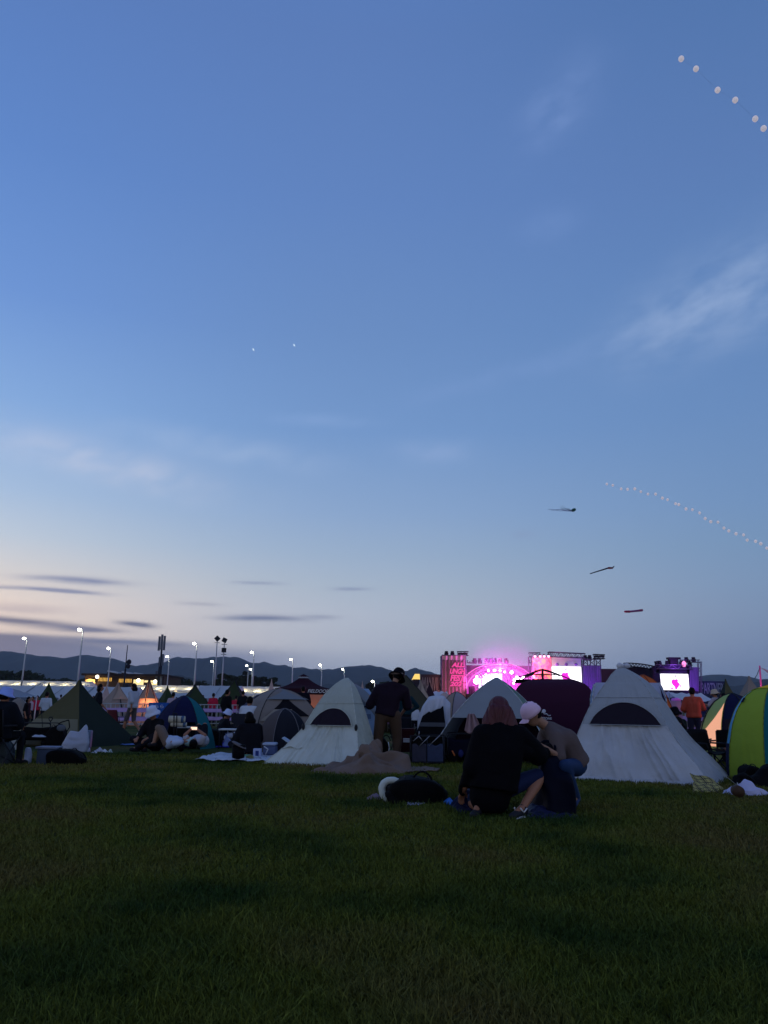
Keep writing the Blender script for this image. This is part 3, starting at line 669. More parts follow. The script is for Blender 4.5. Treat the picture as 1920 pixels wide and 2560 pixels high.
# stage smoke lit by the lamps
m = MB().box((P(1120, 1700).x, YS - 14, .05), (P(1400, 1700).x, YS + 14, P(1250, 1560).z))
sm = bpy.data.materials.new('smoke'); sm.use_nodes = True; q = sm.node_tree; q.nodes.clear()
pv = q.nodes.new('ShaderNodeVolumePrincipled'); pv.inputs['Color'].default_value = (.9, .8, .95, 1); pv.inputs['Density'].default_value = 0
tcn = q.nodes.new('ShaderNodeTexCoord'); mpn = q.nodes.new('ShaderNodeMapping'); mpn.inputs['Location'].default_value = (-1, -1, -1); mpn.inputs['Scale'].default_value = (2, 2, 2)
noi = q.nodes.new('ShaderNodeTexNoise'); noi.inputs['Scale'].default_value = 5; noi.inputs['Detail'].default_value = 3
vl = q.nodes.new('ShaderNodeVectorMath'); vl.operation = 'LENGTH'
mr = q.nodes.new('ShaderNodeMapRange'); mr.interpolation_type = 'SMOOTHSTEP'; mr.inputs[1].default_value = 1.0; mr.inputs[2].default_value = .1; mr.inputs[3].default_value = 0; mr.inputs[4].default_value = .03
mu = q.nodes.new('ShaderNodeMath'); mu.operation = 'MULTIPLY'
q.links.new(tcn.outputs['Generated'], mpn.inputs[0]); q.links.new(mpn.outputs[0], vl.inputs[0]); q.links.new(vl.outputs['Value'], mr.inputs[0]); q.links.new(tcn.outputs['Generated'], noi.inputs['Vector']); q.links.new(mr.outputs[0], mu.inputs[0]); q.links.new(noi.outputs[0], mu.inputs[1]); q.links.new(mu.outputs[0], pv.inputs['Density'])
ou = q.nodes.new('ShaderNodeOutputMaterial'); q.links.new(pv.outputs[0], ou.inputs['Volume'])
sg = m.build('stage_smoke', sm, None, False); tag(sg, 'thin pink lit smoke hanging over the main stage', 'smoke', None, 'stuff')

# white trader awnings in front of the second stage
def awning(px0, px1, Y, yt, ye, lb, col='c8ccd8'):
    a, b = W(px0, ye, Y), W(px1, ye, Y); zt = W((px0 + px1) / 2, yt, Y).z; t = thing('awning', lb, 'awning', ((a.x + b.x) / 2, Y, 0), 'white awnings near the stages')
    m = MB().grid(lambda u, v: (a.x + (b.x - a.x) * u, Y + 3 * v, a.z + (zt - a.z) * v - .12 * math.sin(math.pi * v) + .04 * math.sin(u * 20)), 24, 6); m.build('canopy', mat('awning_' + col, col, .7, .1, 1, .2, 2, .3), t)
    for i in range(4):
        for y in (Y, Y + 3): MB().tube((a.x + (b.x - a.x) * i / 3, y, 0), (a.x + (b.x - a.x) * i / 3, y, a.z if y == Y else zt), .03, n=6).build('pole', alu, t)
awning(1664, 1712, 55, 1727, 1743, 'greyish white awning directly below the second stage screen', 'a9a6bc')
awning(1716, 1800, 52, 1731, 1752, 'white awning behind the man in the orange shirt')
awning(1078, 1126, 60, 1727, 1742, 'pale awning just under the pink banner tower')

# ============================================================ TENTS
CONE = [(0, 1), (.25, .74), (.5, .48), (.75, .225), (.9, .085), (1, .015)]
TEPEE = [(0, 1), (.12, .9), (.3, .7), (.55, .42), (.8, .165), (.93, .05), (1, .02)]
DOME = [(0, 1), (.2, .985), (.4, .92), (.6, .80), (.78, .62), (.9, .42), (.97, .22), (1, .03)]
CABIN = [(0, 1), (.5, .93), (.8, .84), (.93, .72), (1, .52)]
def tent(label, cx, Y, pt, hw, mats, name='tent', cat='tent', n=4, dep=None, rot=0, f=CONE, off=None, sag=0.0, wr=0.0, poles=None, holes={}, patches=(), seg=14, group=None, pr=.012, wsc=2.2, cap=True, wdir=(1, 1, .35), base_z=0.0, split=None):
    b = W(cx, 1766, Y); b.z = base_z; s_ = S(Y); rx = hw * s_; ry = (dep if dep else hw) * s_
    fx, fy = [p[0] for p in f], [p[1] for p in f]
    ox, oy = ([p[0] for p in off], [p[1] for p in off]) if off else ([0, 1], [0, 0])
    H = W(cx + oy[-1], pt, Y).z - base_z
    rt = Matrix.Rotation(R(rot) - math.atan2(b.x, b.y), 3, 'Z')   # rot 0 = front side turned to the path of the camera
    if n == 4: cs = [(-rx, -ry), (rx, -ry), (rx, ry), (-rx, ry)]
    else: cs = [(rx * math.cos(-math.pi / 2 + (k - .5) * 2 * math.pi / n) / (1 if n > 5 else 1), ry * math.sin(-math.pi / 2 + (k - .5) * 2 * math.pi / n)) for k in range(n)]
    cs = [rt @ Vector((x, y, 0)) for x, y in cs]
    def pos(k, s, t, out=0.0):
        a, c_ = cs[k % n], cs[(k + 1) % n]; nm = (c_ - a).cross(Vector((0, 0, 1))).normalized()
        F = float(np.interp(t, fx, fy)); q = (a.lerp(c_, s)) * F
        q += nm * (sag * 4 * s * (1 - s) * math.sin(math.pi * min(1, t * .9 + .1)) * rx + out)
        q.x += float(np.interp(t, ox, oy)) * s_
        q.z = H * t
        if wr:
            e = min(1, 4 * s * (1 - s) + .15) * min(1, (1 - t) * 3) * (1 - .8 * min(1, max(0, (t - .35) / .2)))
            fan = (s - .5) * (1 + .25 * (1 - t)) * 2 * rx + .22 * q.z
            w0 = Vector((fan * 1.5 * wsc + k * 9, .3, q.z * wdir[2] * wsc + s * .6))
            q += nm * wr * e * (fold(w0))
        return q + b
    T = thing(name, label, cat, b, group)
    for k in range(n):
        t0 = holes.get(k, 0.0)
        if t0 >= 1: continue
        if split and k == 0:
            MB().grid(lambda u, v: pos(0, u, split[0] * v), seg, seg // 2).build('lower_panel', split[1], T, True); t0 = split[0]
        m = MB().grid(lambda u, v, k=k, t0=t0: pos(k, u, t0 + (1 - t0) * v), seg, seg)
        o = m.build('wall_panel', mats[k % len(mats)], T, True)
    if cap and fy[-1] > .1:
        MB().add([pos(k, 0, 1) for k in range(n)], [tuple(range(n))]).build('roof_panel', mats[0], T, False)
    if poles is not None:
        for k in range(n): MB().path([pos(k, 0, i / 16, .004) for i in range(17)], pr, 6).build('pole', poles, T)
    for pn, pm, k, fn, out in patches:
        MB().grid(lambda u, v: pos(k, *fn(u, v), out), 24, 12).build(pn, pm, T, True)
    T['_h'] = H
    return T, pos
def fold(p):
    w_ = p + Vector((mn.noise(p * .8), 0, .4 * mn.noise(p * .8 + Vector((7, 3, 1))))) * .45
    return .45 - 1.5 * abs(mn.noise(w_ * 1.1)) ** .7 + .55 * (.5 - abs(mn.noise(w_ * 2.6 + Vector((3, 3, 3)))) ** .6) + .18 * mn.noise(w_ * 6)
def halfmoon(s0, s1, t0, t1):
    return lambda u, v: ((s0 + s1) / 2 + (s1 - s0) / 2 * (2 * u - 1), t0 + (t1 - t0) * v * math.sqrt(max(0, 1 - abs(2 * u - 1) ** 2.2)))
def quad(s0, s1, t0, t1, sh=0.0):
    return lambda u, v: (s0 + (s1 - s0) * u + sh * v, t0 + (t1 - t0) * v)
def tri(s0, s1, t0, t1, sm=.5):
    return lambda u, v: ((s0 + (s1 - s0) * u) * (1 - v) + (s0 + (s1 - s0) * sm) * v, t0 + (t1 - t0) * v)

silver = fab('silver_fabric', '969ca4', .10, .6, .12); silver_pale = fab('silver_pale_fabric', 'acb0b8', .10, .8, .14); sage_pale = fab('sage_pale_fabric', 'bac2be', .10, .8, .14); sage = fab('sage_silver_fabric', 'a4aca6', .12, .6, .12)  # two paler tones for the lower part of both tent fronts
dkmesh = mat('window_mesh', '231e2a', .8, .2, 40, .3, 200); blackf = fab('black_fabric', '14141a', 0, .4)
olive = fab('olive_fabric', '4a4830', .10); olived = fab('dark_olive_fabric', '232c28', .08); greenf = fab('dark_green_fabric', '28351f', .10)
beige = fab('beige_fabric', 'a59488', .2); beiged = fab('dusty_beige_fabric', '8d7f78', .2); khaki = fab('khaki_fabric', '9a9684', .15)
greyf = fab('grey_fabric', '6d747c', .1); dgrey = fab('charcoal_fabric', '23252e', .05); taupe = fab('taupe_fabric', '77706c', .1)
navy = fab('navy_fabric', '080d38', .05); teal = fab('teal_fabric', '0c6470', .15); winef = fab('wine_fabric', '38122e', .18); blupale = fab('pale_blue_fabric', '7f9cc0', .2)
lime = fab('lime_fabric', '8fa83a', .2); pgreen = fab('pale_green_fabric', '94b070', .25); orangef = fab('orange_fabric', 'c2602c', .25); cyanf = fab('sky_blue_fabric', '58a4d0', .2)
yellowf = fab('yellow_trim', 'e0b820', .1); polem = mat('tent_pole', 'a8adb2', .4, .1, 4, metal=.5); dpole = mat('dark_tent_pole', '22242a', .5)
whitef = fab('white_cotton', 'c9ccd6', .25, .5); pinkbeige = fab('pink_beige_fabric', 'b09a98', .2)

# --- the two large pale tents in the front
Fb = [(0, 1), (.16, .86), (.34, .67), (.52, .535), (.66, .44), (.76, .35), (.84, .275), (.92, .175), (.97, .095), (1, .03)]
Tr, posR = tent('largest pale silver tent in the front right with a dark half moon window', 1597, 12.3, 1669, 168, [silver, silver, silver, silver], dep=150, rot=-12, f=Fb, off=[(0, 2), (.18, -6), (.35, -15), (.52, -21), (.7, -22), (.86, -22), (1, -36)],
               sag=.02, wr=.085, wsc=1.9, split=(.475, silver_pale), poles=mat('seam_tape', '9aa0a8', .6), pr=.006, seg=110, patches=[('window', dkmesh, 0, halfmoon(.10, .95, .475, .675), .045), ('hem_band', fab('hem', 'a2a8b4', 0, .5), 0, quad(.0, 1, .012, .035), .012)])
def rig(T, pos, pegs, m_, tpan, arc):
    hm_ = halfmoon(*arc); MB().path([pos(0, *hm_(i / 48, 1), .05) for i in range(49)], .006, 6).build('window_trim', m_, T); MB().path([pos(0, *hm_(i / 20, 0), .048) for i in range(21)], .005, 6).build('window_trim', m_, T)
    for k_ in (0, 1): MB().path([pos(k_, i / 40, tpan, .012) for i in range(41)], .004, 5).build('panel_seam', m_, T)
    for s_, t_, gx in pegs:
        a_ = pos(0, s_, t_, .01); b_ = G(*gx); MB().tube(a_, b_ + Vector((0, 0, .03)), .0028, n=5).build('guy_line', m_, T); MB().tube(b_ + Vector((0, 0, -.02)), b_ + Vector((.01, -.01, .06)), .006, n=6).build('peg', polem, T)
rig(Tr, posR, [(.97, .46, (1842, 1968)), (.5, .02, (1590, 1962))], mat('seam_tape', '9aa0a8'), .72, (.10, .95, .475, .675))
q = W(1558, 1668, 12.3); m = MB(); m.ell(q + Vector((-.05, 0, .02)), (.055, .05, .045), n=12, k=8, nz=.15); m.ell(q + Vector((.06, .02, .025)), (.06, .05, .04), n=12, k=8, nz=.2)
m.build('peak_knot', whitef, Tr)
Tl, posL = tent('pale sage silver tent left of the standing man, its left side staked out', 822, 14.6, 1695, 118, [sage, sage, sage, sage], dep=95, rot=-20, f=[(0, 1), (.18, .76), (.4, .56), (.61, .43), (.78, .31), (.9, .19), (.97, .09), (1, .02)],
               off=[(0, -4), (.18, 8), (.4, 21), (.61, 26), (.78, 30), (1, 41)], sag=.03, wr=.08, wsc=2.3, split=(.44, sage_pale), poles=mat('seam_tape2', 'b8beb8', .6), pr=.006, seg=110, patches=[('window', dkmesh, 0, halfmoon(.12, .93, .44, .64), .045)])
rig(Tl, posL, [(1.0, .42, (958, 1905)), (.3, .02, (770, 1910))], mat('seam_tape2', 'b8beb8'), .70, (.12, .93, .44, .64))
m = MB().grid(lambda u, v: G(690, 1902).lerp(G(745, 1897), u).lerp(Vector(posL(0, .0 + u * .28, .16)), v) + Vector((0, 0, .035 + .02 * math.sin(u * 9 + v * 4))), 20, 14)
m.build('staked_skirt', sage, Tl, solid=.004)
for i, s_ in enumerate((.0, 1.0)):
    p = posL(0, s_, .42, .02); MB().ell(p, (.03, .03, .06), n=10, k=6).build('toggle', dpole, Tl)

# --- left part
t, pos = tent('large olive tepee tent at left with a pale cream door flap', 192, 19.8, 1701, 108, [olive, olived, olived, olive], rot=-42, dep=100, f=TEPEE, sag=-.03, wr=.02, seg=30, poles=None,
     patches=[('door_flap', fab('dim_khaki', '6c6a58', .15), 0, quad(.02, .985, .02, .40), .02)])
m = MB(); m.path([W(104, 1769, 18.6), W(106, 1818, 18.6)], .008); m.build('guy_line', dpole, t)
tent('small dark olive cone tent with a reddish edge, left of the large olive tepee', 116, 34, 1706, 46, [greenf, fab('rust_edge', '5a2e22', .1), greenf, greenf], rot=20, f=TEPEE, sag=-.03)
def wing(label, pts, Y, m_, poles_px=(), dy=3.0, name='tarp', n=12, edge=None, cat='tarp'):
    cor = [W(x, y, Y + d) for x, y, d in pts]; cen = sum(cor, Vector()) / 4; t = thing(name, label, cat, (cen.x, cen.y, 0))
    MB().grid(lambda u, v: cor[0].lerp(cor[1], u).lerp(cor[3].lerp(cor[2], u), v) - Vector((0, 0, .12 * math.sin(math.pi * u) * math.sin(math.pi * v))) + Vector((0, 0, .02 * mn.noise(Vector((u * 6, v * 6, Y))))), n, n).build('sheet', m_, t, True)
    for i in poles_px: q = cor[i]; MB().tube((q.x, q.y, 0), q, .018, n=6).build('pole', polem, t)
    return t
wing('pale grey awning stretched at the far left edge', [(-70, 1726, 0), (34, 1722, 0), (92, 1740, -1), (-60, 1750, -3)], 26, fab('pale_grey_awning', '7f8a98', .2), (0, 2, 3))
tent('low brown tent under the pale grey awning', 44, 30, 1744, 30, [taupe], f=DOME, n=6, sag=.02)
tent('small whitish dome tent between the hat wearer at the edge and the cart', 42, 17.5, 1777, 22, [fab('dirty_white', '9aa0a4', .2), khaki], f=DOME, n=6, wr=.03)
t, pos = tent('plain dusty beige tepee with a dark seam, behind the two walkers', 290, 38, 1706, 54, [beiged], rot=24, f=TEPEE, n=4, sag=-.02, patches=[('vent_cap', beige, 0, tri(.0, 1, .60, .985), .04), ('zip_seam', dpole, 0, quad(.47, .53, 0.1, .60), .03)])
lt, pos = tent('beige tepee glowing orange from a lantern inside, above the blue banner', 368, 38, 1698, 56, [fab('lit_beige', 'b89a86', .45)], rot=18, f=TEPEE, n=6, sag=-.01, poles=dpole, pr=.02,
     patches=[('vent_cap', beiged, 0, tri(.0, 1, .58, .985), .04), ('vent_cap', beiged, 1, tri(0, 1, .58, .985), .04), ('vent_cap', beiged, 5, tri(0, 1, .58, .985), .04)])
light(lt, 'POINT', lt.location + Vector((.1, -.25, .95)), 26, (1, .42, .18), .12, name='lantern_light')
tent('small olive cone tent right of the glowing orange tepee', 415, 46, 1713, 34, [greenf], rot=30, f=TEPEE, sag=-.02)
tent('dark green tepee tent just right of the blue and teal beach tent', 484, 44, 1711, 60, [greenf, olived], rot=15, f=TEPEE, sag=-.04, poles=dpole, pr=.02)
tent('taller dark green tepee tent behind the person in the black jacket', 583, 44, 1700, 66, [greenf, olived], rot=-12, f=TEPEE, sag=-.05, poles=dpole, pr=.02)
tent('tiny pinkish cone tent peak left of the dark red gazebo', 676, 46, 1697, 24, [pinkbeige], rot=20, f=TEPEE)
tent('tiny pale cone tent peak far behind the standing man in the hat', 905, 60, 1702, 16, [pinkbeige], rot=20, f=TEPEE)
tent('small beige cone behind the walker in dark shirt', 262, 52, 1712, 26, [pinkbeige], rot=20, f=TEPEE)

tent('blue and teal dome beach tent with an open front', 460, 18.8, 1739, 80, [navy, teal, teal, navy, navy, navy], n=6, f=[(0, 1), (.2, .93), (.4, .83), (.6, .69), (.78, .51), (.9, .32), (.97, .15), (1, .03)], rot=2, dep=70, sag=.03, wr=.015, seg=20, poles=dpole, pr=.008, holes={0: .5}, name='beach_tent')
tent('grey beige dome tent with a raised flap and dark doorway', 698, 21.5, 1721, 82, [taupe, greyf, greyf, taupe], rot=20, f=DOME, sag=.02, wr=.02, seg=24, poles=dpole, pr=.012, name='dome_tent',
     patches=[('doorway', blackf, 0, tri(.08, .85, .50, .86, .5), .02), ('flap', fab('flap_grey', '868078', .1), 0, quad(.0, .35, .42, .62, .2), .06), ('vent_cap', greyf, 0, tri(-.05, 1.05, .80, .99), .07), ('vent_cap', greyf, 1, tri(-.05, 1.05, .80, .99), .07)])  # black triangle patch stands for the shaded opening
tent('dark charcoal pop up dome tent in front of the grey beige dome', 712, 17.2, 1771, 66, [dgrey, dgrey, dgrey, dgrey, taupe, fab('brown_grey', '4a4446', .05)], n=6, f=DOME, rot=10, dep=55, sag=.03, wr=.03, seg=22, poles=mat('piping_grey', '6c6a70'), pr=.008, name='dome_tent')

def gazebo(label, px0, px1, Y, py_peak, py_eave, m_, logo=None, group=None):
    a, b = W(px0, py_eave, Y), W(px1, py_eave, Y); cx = (a.x + b.x) / 2; w = (b.x - a.x) / 2; zt = W((px0 + px1) / 2, py_peak, Y + w).z; ze = (a.z + b.z) / 2
    t = thing('gazebo', label, 'gazebo', (cx, Y + w, 0)); cc = Vector((cx, Y + w, 0)); rt = Matrix.Rotation(R(6), 3, 'Z')
    cs = [rt @ Vector((x * w, y * w, 0)) + cc for x, y in ((-1, -1), (1, -1), (1, 1), (-1, 1))]
    for k in range(4):
        p, q = cs[k], cs[(k + 1) % 4]
        MB().grid(lambda u, v: p.lerp(q, u).lerp(cc.lerp(p.lerp(q, u), .16), v) + Vector((0, 0, ze + (zt - .22 - ze) * v - .1 * math.sin(math.pi * v))), 10, 8).build('roof_panel', m_, t)
        MB().grid(lambda u, v: p.lerp(q, u) + Vector((0, 0, ze - .26 * v)), 6, 2).build('valance', m_, t)
        pp, qq = cc.lerp(p, .2), cc.lerp(q, .2)
        MB().grid(lambda u, v: pp.lerp(qq, u).lerp(cc, v) + Vector((0, 0, zt - .14 + .14 * v)), 4, 4).build('vent_cap', m_, t)
        MB().tube(p, p + Vector((0, 0, ze)), .03, n=8).build('leg', dpole, t)
    if logo:
        text(logo, 'valance_logo', mat('logo_white', 'c8c8d0'), t, cs[0].lerp(cs[1], .77) + Vector((0, -.03, ze - .12)), .17, yaw=R(6), shear=.3, width=1.05, bold=.01)
        text(logo, 'roof_logo', mat('logo_white', 'c8c8d0'), t, cc.lerp(cs[0].lerp(cs[1], .5), .21) + Vector((0, -.04, zt - .18)), .07, yaw=R(6), width=.5)
    return t
gazebo('dark red pop up gazebo with white lettering on its valance', 682, 820, 40, 1685, 1721, fab('dark_red_fabric', '2c1420', .05), 'FIELDOOR')
lt2, _ = tent('pinkish screen tent glowing faintly behind the gazebo leg', 783, 46, 1722, 36, [fab('peach_screen', 'b08472', .35)], f=[(0, 1), (.7, 1.0), (1, .9)], n=4, name='screen_tent')
light(lt2, 'POINT', lt2.location + Vector((0, -.2, .9)), 16, (1, .5, .28), .1, name='lantern_light')
wing('dark purple grey tarp sloping beside the gazebo', [(592, 1776, 0), (645, 1776, -2), (697, 1724, 1), (640, 1738, 2)], 26, fab('purple_grey_tarp', '39364a', .08), (0, 2, 3))

# --- centre
tb, _ = tent('pale blue tent wall behind the standing man, under a grey dome fly', 902, 16.8, 1722, 44, [blupale], f=[(0, 1), (.5, .9), (.85, .7), (1, .35)], rot=8, wr=.02, seg=20, name='dome_tent', patches=[('blue_patch', mat('darker_blue', '4a6288'), 0, quad(.5, .75, .55, .62), .02)])  # small strip of darker blue on the wall
fl = [W(858, 1700, 16.2), W(938, 1748, 16.2)]
MB().grid(lambda u, v: (fl[0].x - .1 + (fl[1].x - fl[0].x + .1) * u, 16.1 + 1.6 * v, fl[0].z + .0 - (fl[0].z - fl[1].z + .02) * (u ** 2.2) - .16 * (1 - abs(2 * v - 1)) * 0 - .30 * abs(2 * v - 1) ** 3 * (.3 + .7 * u)), 20, 16).build('grey_fly', greyf, tb, solid=.01)
MB().grid(lambda u, v: (fl[0].x + .05 + (fl[1].x - fl[0].x - .06) * u, 16.4 + .3 * math.sin(v * 3), fl[1].z + .05 - .28 * math.sin(math.pi * (.25 + .7 * u)) * v), 14, 6).build('fly_underside', navy, tb, solid=.01)  # navy sheet for the dark blue underside of the fly
tent('large dark olive tent roof just right of the standing man', 1012, 32, 1688, 66, [fab('brown_olive', '36352a', .05)], f=[(0, 1), (.35, 1.0), (.36, .98), (.7, .5), (1, .03)], rot=10, holes={0: .36, 1: .36}, poles=dpole, pr=.02)
tent('beige tepee with a folded white tip, left of the pink banner tower', 1052, 38, 1699, 44, [beiged, beiged], rot=25, f=TEPEE, sag=-.02, patches=[('vent_cap', beige, 0, tri(0, 1, .58, .985), .06)])
tent('small dark maroon cone tent in front of the brown hoarding', 1074, 44, 1706, 34, [fab('maroon_cone', '30202a', .05)], rot=25, f=TEPEE)
tent('grey lilac dome tent below the pink banner tower', 1141, 22, 1729, 36, [fab('lilac_grey', '8a8794', .15), beiged], rot=30, f=DOME, wr=.01, seg=18, poles=dpole, pr=.01, name='dome_tent')
tent('low whitish tent behind the lilac grey dome', 1112, 27, 1730, 34, [pinkbeige], f=DOME, n=6, name='dome_tent')
tent('black fronted dome tent draped with a white towel', 1086, 16.5, 1739, 46, [blackf, khaki, khaki, khaki], n=4, rot=-4, f=[(0, 1), (.25, .93), (.5, .80), (.7, .66), (.85, .48), (.95, .25), (1, .06)], dep=45, wr=.02, seg=20, poles=dpole, pr=.01, name='dome_tent',
     patches=[('grey_band', fab('band_grey', '55585f', 0), 0, quad(.0, 1.0, .50, .565), .015)])
tent('big grey peaked tent in front of the stage, its front lifted open', 1243, 15.2, 1694, 138, [fab('sheer_grey', '8a929c', .25), fab('sheer_green', '6a8076', .25), greyf, greyf], rot=-10, dep=110, f=[(0, 1), (.25, .9), (.54, .66), (.76, .41), (.9, .21), (.97, .08), (1, .01)], sag=-.01, wr=.03, seg=30, holes={0: .52}, poles=polem, pr=.009, name='tent')
wt, posW = tent('huge dark wine coloured tent with a white mountain logo', 1382, 18.2, 1699, 112, [winef], rot=2, dep=100, f=[(0, 1), (.4, .93), (.7, .84), (.88, .73), (.95, .62), (1, .40)], sag=.04, wr=.02, seg=30)
tent('added dark shell for the shade inside the big grey peaked tent', 1247, 15.6, 1742, 112, [fab('inside_shade_maroon', '1c0e1c', 0)], f=[(0, 1), (.5, .8), (1, .42)], rot=-6, dep=60, name='inside_shade_shell')  # dark shell added so the inside looks shaded through the open front
# logo: mountain line, round sun and lettering
lc = posW(0, .37, .565, .05); u = S(18); m = MB(); lw = mat('logo_white', 'c8c8d0')
pl = [(-20, -7), (-15, -8), (-11, -3), (-7, 2), (-4, -3), (-1, 0), (3, -6), (7, -4), (12, -9), (17, -8)]
pts = [lc + Vector((a * u, -.02, b * u)) for a, b in pl]
for i in range(len(pts) - 1): m.tube(pts[i], pts[i + 1], .011, n=6)
m.ell(lc + Vector((2 * u, -.012, 1 * u)), (.042, .012, .042), n=16, k=8); m.build('mountain_logo', lw, wt)
text('HILL STONE', 'logo_letters', lw, wt, lc + Vector((0, -.025, -15 * u)), 5.2 * u, width=38 * u, bold=.02)
# frame tip above the wine tent
t = thing('frame_tent', 'dark folding frame tip sticking up above the wine tent in front of the orange banner', 'tent frame', W(1356, 1766, 19.2) * 1)
Yq = 19.2; fr = MB(); ap = W(1356, 1673, Yq); fr.tube((ap.x, Yq, 0), ap, .03, n=8); fr.build('pole', dpole, t)
m = MB()
for pp in ([(1356, 1673), (1340, 1677), (1318, 1688), (1303, 1702)], [(1356, 1674), (1336, 1681), (1314, 1695)], [(1356, 1673), (1372, 1677), (1396, 1686), (1430, 1700), (1456, 1711)], [(1356, 1675), (1380, 1682), (1400, 1690)], [(1322, 1686), (1388, 1687)], [(1290, 1694), (1326, 1684)], [(1306, 1690), (1330, 1688), (1340, 1680)]):
    m.path([W(x, y, Yq + .1) for x, y in pp], .014)
m.build('strut', dpole, t)
gpt = W(1310, 1699, 19.4); MB().grid(lambda u, v: W(1288 + 110 * u, 1697 + 1.5 * math.sin(u * 3) + 10 * v, 19.5 + 1.2 * v), 12, 3).build('tarp_edge', blackf, t, solid=.01)

# --- right part
tent('whitish cabin tent showing on both sides of the largest pale tent', 1567, 15.4, 1709, 78, [fab('white_blue', 'a2aac8', .2), fab('blue_side', '5a6488', .1), blupale, blupale], f=[(0, 1.05), (.8, 1.04), (.92, .98), (1, .9)], rot=4, name='cabin_tent', poles=polem, pr=.01,
     patches=[('dark_flap', navy, 0, tri(.93, 1.0, .62, .97, .5), .03)])
tent('orange dome tent behind the right shoulder of the largest pale tent', 1612, 18.5, 1687, 80, [orangef], n=8, f=DOME, sag=.03, wr=.02, seg=18, poles=mat('dark_orange', '7c3412'), pr=.012, name='dome_tent')
gt, posG = tent('pale green and navy beach tent with a mesh window and a glowing peach panel', 1832, 16.4, 1733, 92, [navy, navy, pgreen, pgreen, pgreen, navy, pgreen, pgreen], n=8, rot=4, dep=60, f=[(0, 1), (.15, .98), (.35, .93), (.55, .83), (.72, .68), (.86, .49), (.95, .27), (1, .03)], sag=.015, wr=.008, seg=22, poles=dpole, pr=.012, name='beach_tent',
     patches=[('mesh_window', dkmesh, 0, quad(.05, .85, .25, .62), .015), ('glowing_panel', emi('peach_glow', 'ffb898', .85), 7, (lambda u, v: (.10 + .85 * u, .22 + (.22 + .42 * u ** 1.3) * v)), .012)])
light(gt, 'POINT', gt.location + Vector((-.3, 0, .5)), 3.5, (1, .6, .4), .08, name='lantern_light')
tent('lime green and sky blue striped beach tent at the right edge', 1942, 12.3, 1710, 130, [teal, lime, lime, lime, lime, navy, cyanf, lime], n=8, rot=8, dep=90, f=[(0, 1), (.15, .99), (.35, .95), (.55, .87), (.72, .75), (.86, .58), (.95, .36), (1, .04)], sag=.02, wr=.01, seg=26, poles=fab('lime_piping', '6c7c28', 0), pr=.007, name='beach_tent',
     patches=[('navy_hem', navy, 6, quad(0, 1, 0, .36), .01), ('tie_tab', dpole, 7, quad(.0, .12, .80, .85), .03), ('yellow_trim', yellowf, 7, quad(0, 1, .955, .99), .015), ('yellow_trim', yellowf, 0, quad(0, 1, .955, .99), .015)])
tent('olive cone tent in front of the navy hoarding', 1820, 50, 1697, 40, [olive, olived], rot=30, f=TEPEE, sag=-.02)
tent('grey beige tepee tent left of the pink lit tarp pole', 1880, 30, 1690, 70, [beiged, taupe], rot=28, f=TEPEE, sag=-.02, patches=[('vent_cap', taupe, 1, tri(0, 1, .55, .985), .04)])
tp = wing('white tarp corner hung from a pink lit pole at the right edge', [(1899, 1668, 0), (1990, 1700, 0), (1990, 1716, 3), (1912, 1676, 3)], 20, whitef, (1,))
a, b = W(1899, 1664, 20), W(1903, 1766, 20); MB().tube((b.x, 20, 0), (a.x, 20, a.z), .022, n=8).build('pole', mat('pole_pink_lit', 'c05090', .4, .1), tp)  # pink light on the pole is put into its colour
MB().path([W(1899, 1670, 20), W(1893, 1686, 19.5), W(1887, 1696, 19)], .008).build('guy_line', dpole, tp)
light(tp, 'POINT', W(1893, 1722, 19.2), 30, (1, .25, .4), .2, name='pink_lamp_light')
tent('pink lit low tent below the tarp pole at the right edge', 1925, 23, 1712, 42, [fab('pink_lit_fabric', 'd08090', .3)], n=6, f=DOME, holes={0: .6}, name='dome_tent')  # fabric colour carries the pink light

# ============================================================ PEOPLE
skin = mat('skin', '8a5f4a', .6, .08, 8, 0, 1, 0, .3); skinl = mat('skin_light', '8e6a58', .6, .08, 8, 0, 1, 0, .3)
hairm = mat('black_hair', '0b090b', .6, .3, 40, .4, 60, stretch=(1, 1, .15)); shoem = mat('white_shoe', 'b8bcc4', .6); dshoe = mat('dark_shoe', '1c1c22', .6)
CM = {}
def cloth(name, col): return fab('cloth_' + name, col, .03, .5, .12)
STAND = dict(pel=(0, 0, .96), che=(0, 0, 1.26), nec=(0, -.01, 1.45), hea=(0, .02, 1.60),
             shL=(-.17, 0, 1.40), elL=(-.23, -.03, 1.13), wrL=(-.24, .06, .90), shR=(.17, 0, 1.40), elR=(.23, -.03, 1.13), wrR=(.24, .06, .90),
             hiL=(-.09, 0, .92), knL=(-.10, .03, .50), anL=(-.10, -.02, .08), toL=(-.12, .12, .035), hiR=(.09, 0, .92), knR=(.10, .03, .50), anR=(.10, -.02, .08), toR=(.12, .12, .035))
def pose(base, **k): d = dict(base); d.update(k); return d
WALK = pose(STAND, knL=(-.09, .16, .52), anL=(-.09, .24, .09), toL=(-.10, .38, .06), knR=(.09, -.02, .50), anR=(.09, -.30, .20), toR=(.10, -.24, .07), wrL=(-.22, -.12, .92), elL=(-.22, -.12, 1.12), wrR=(.22, .2, .94), elR=(.22, .02, 1.12))
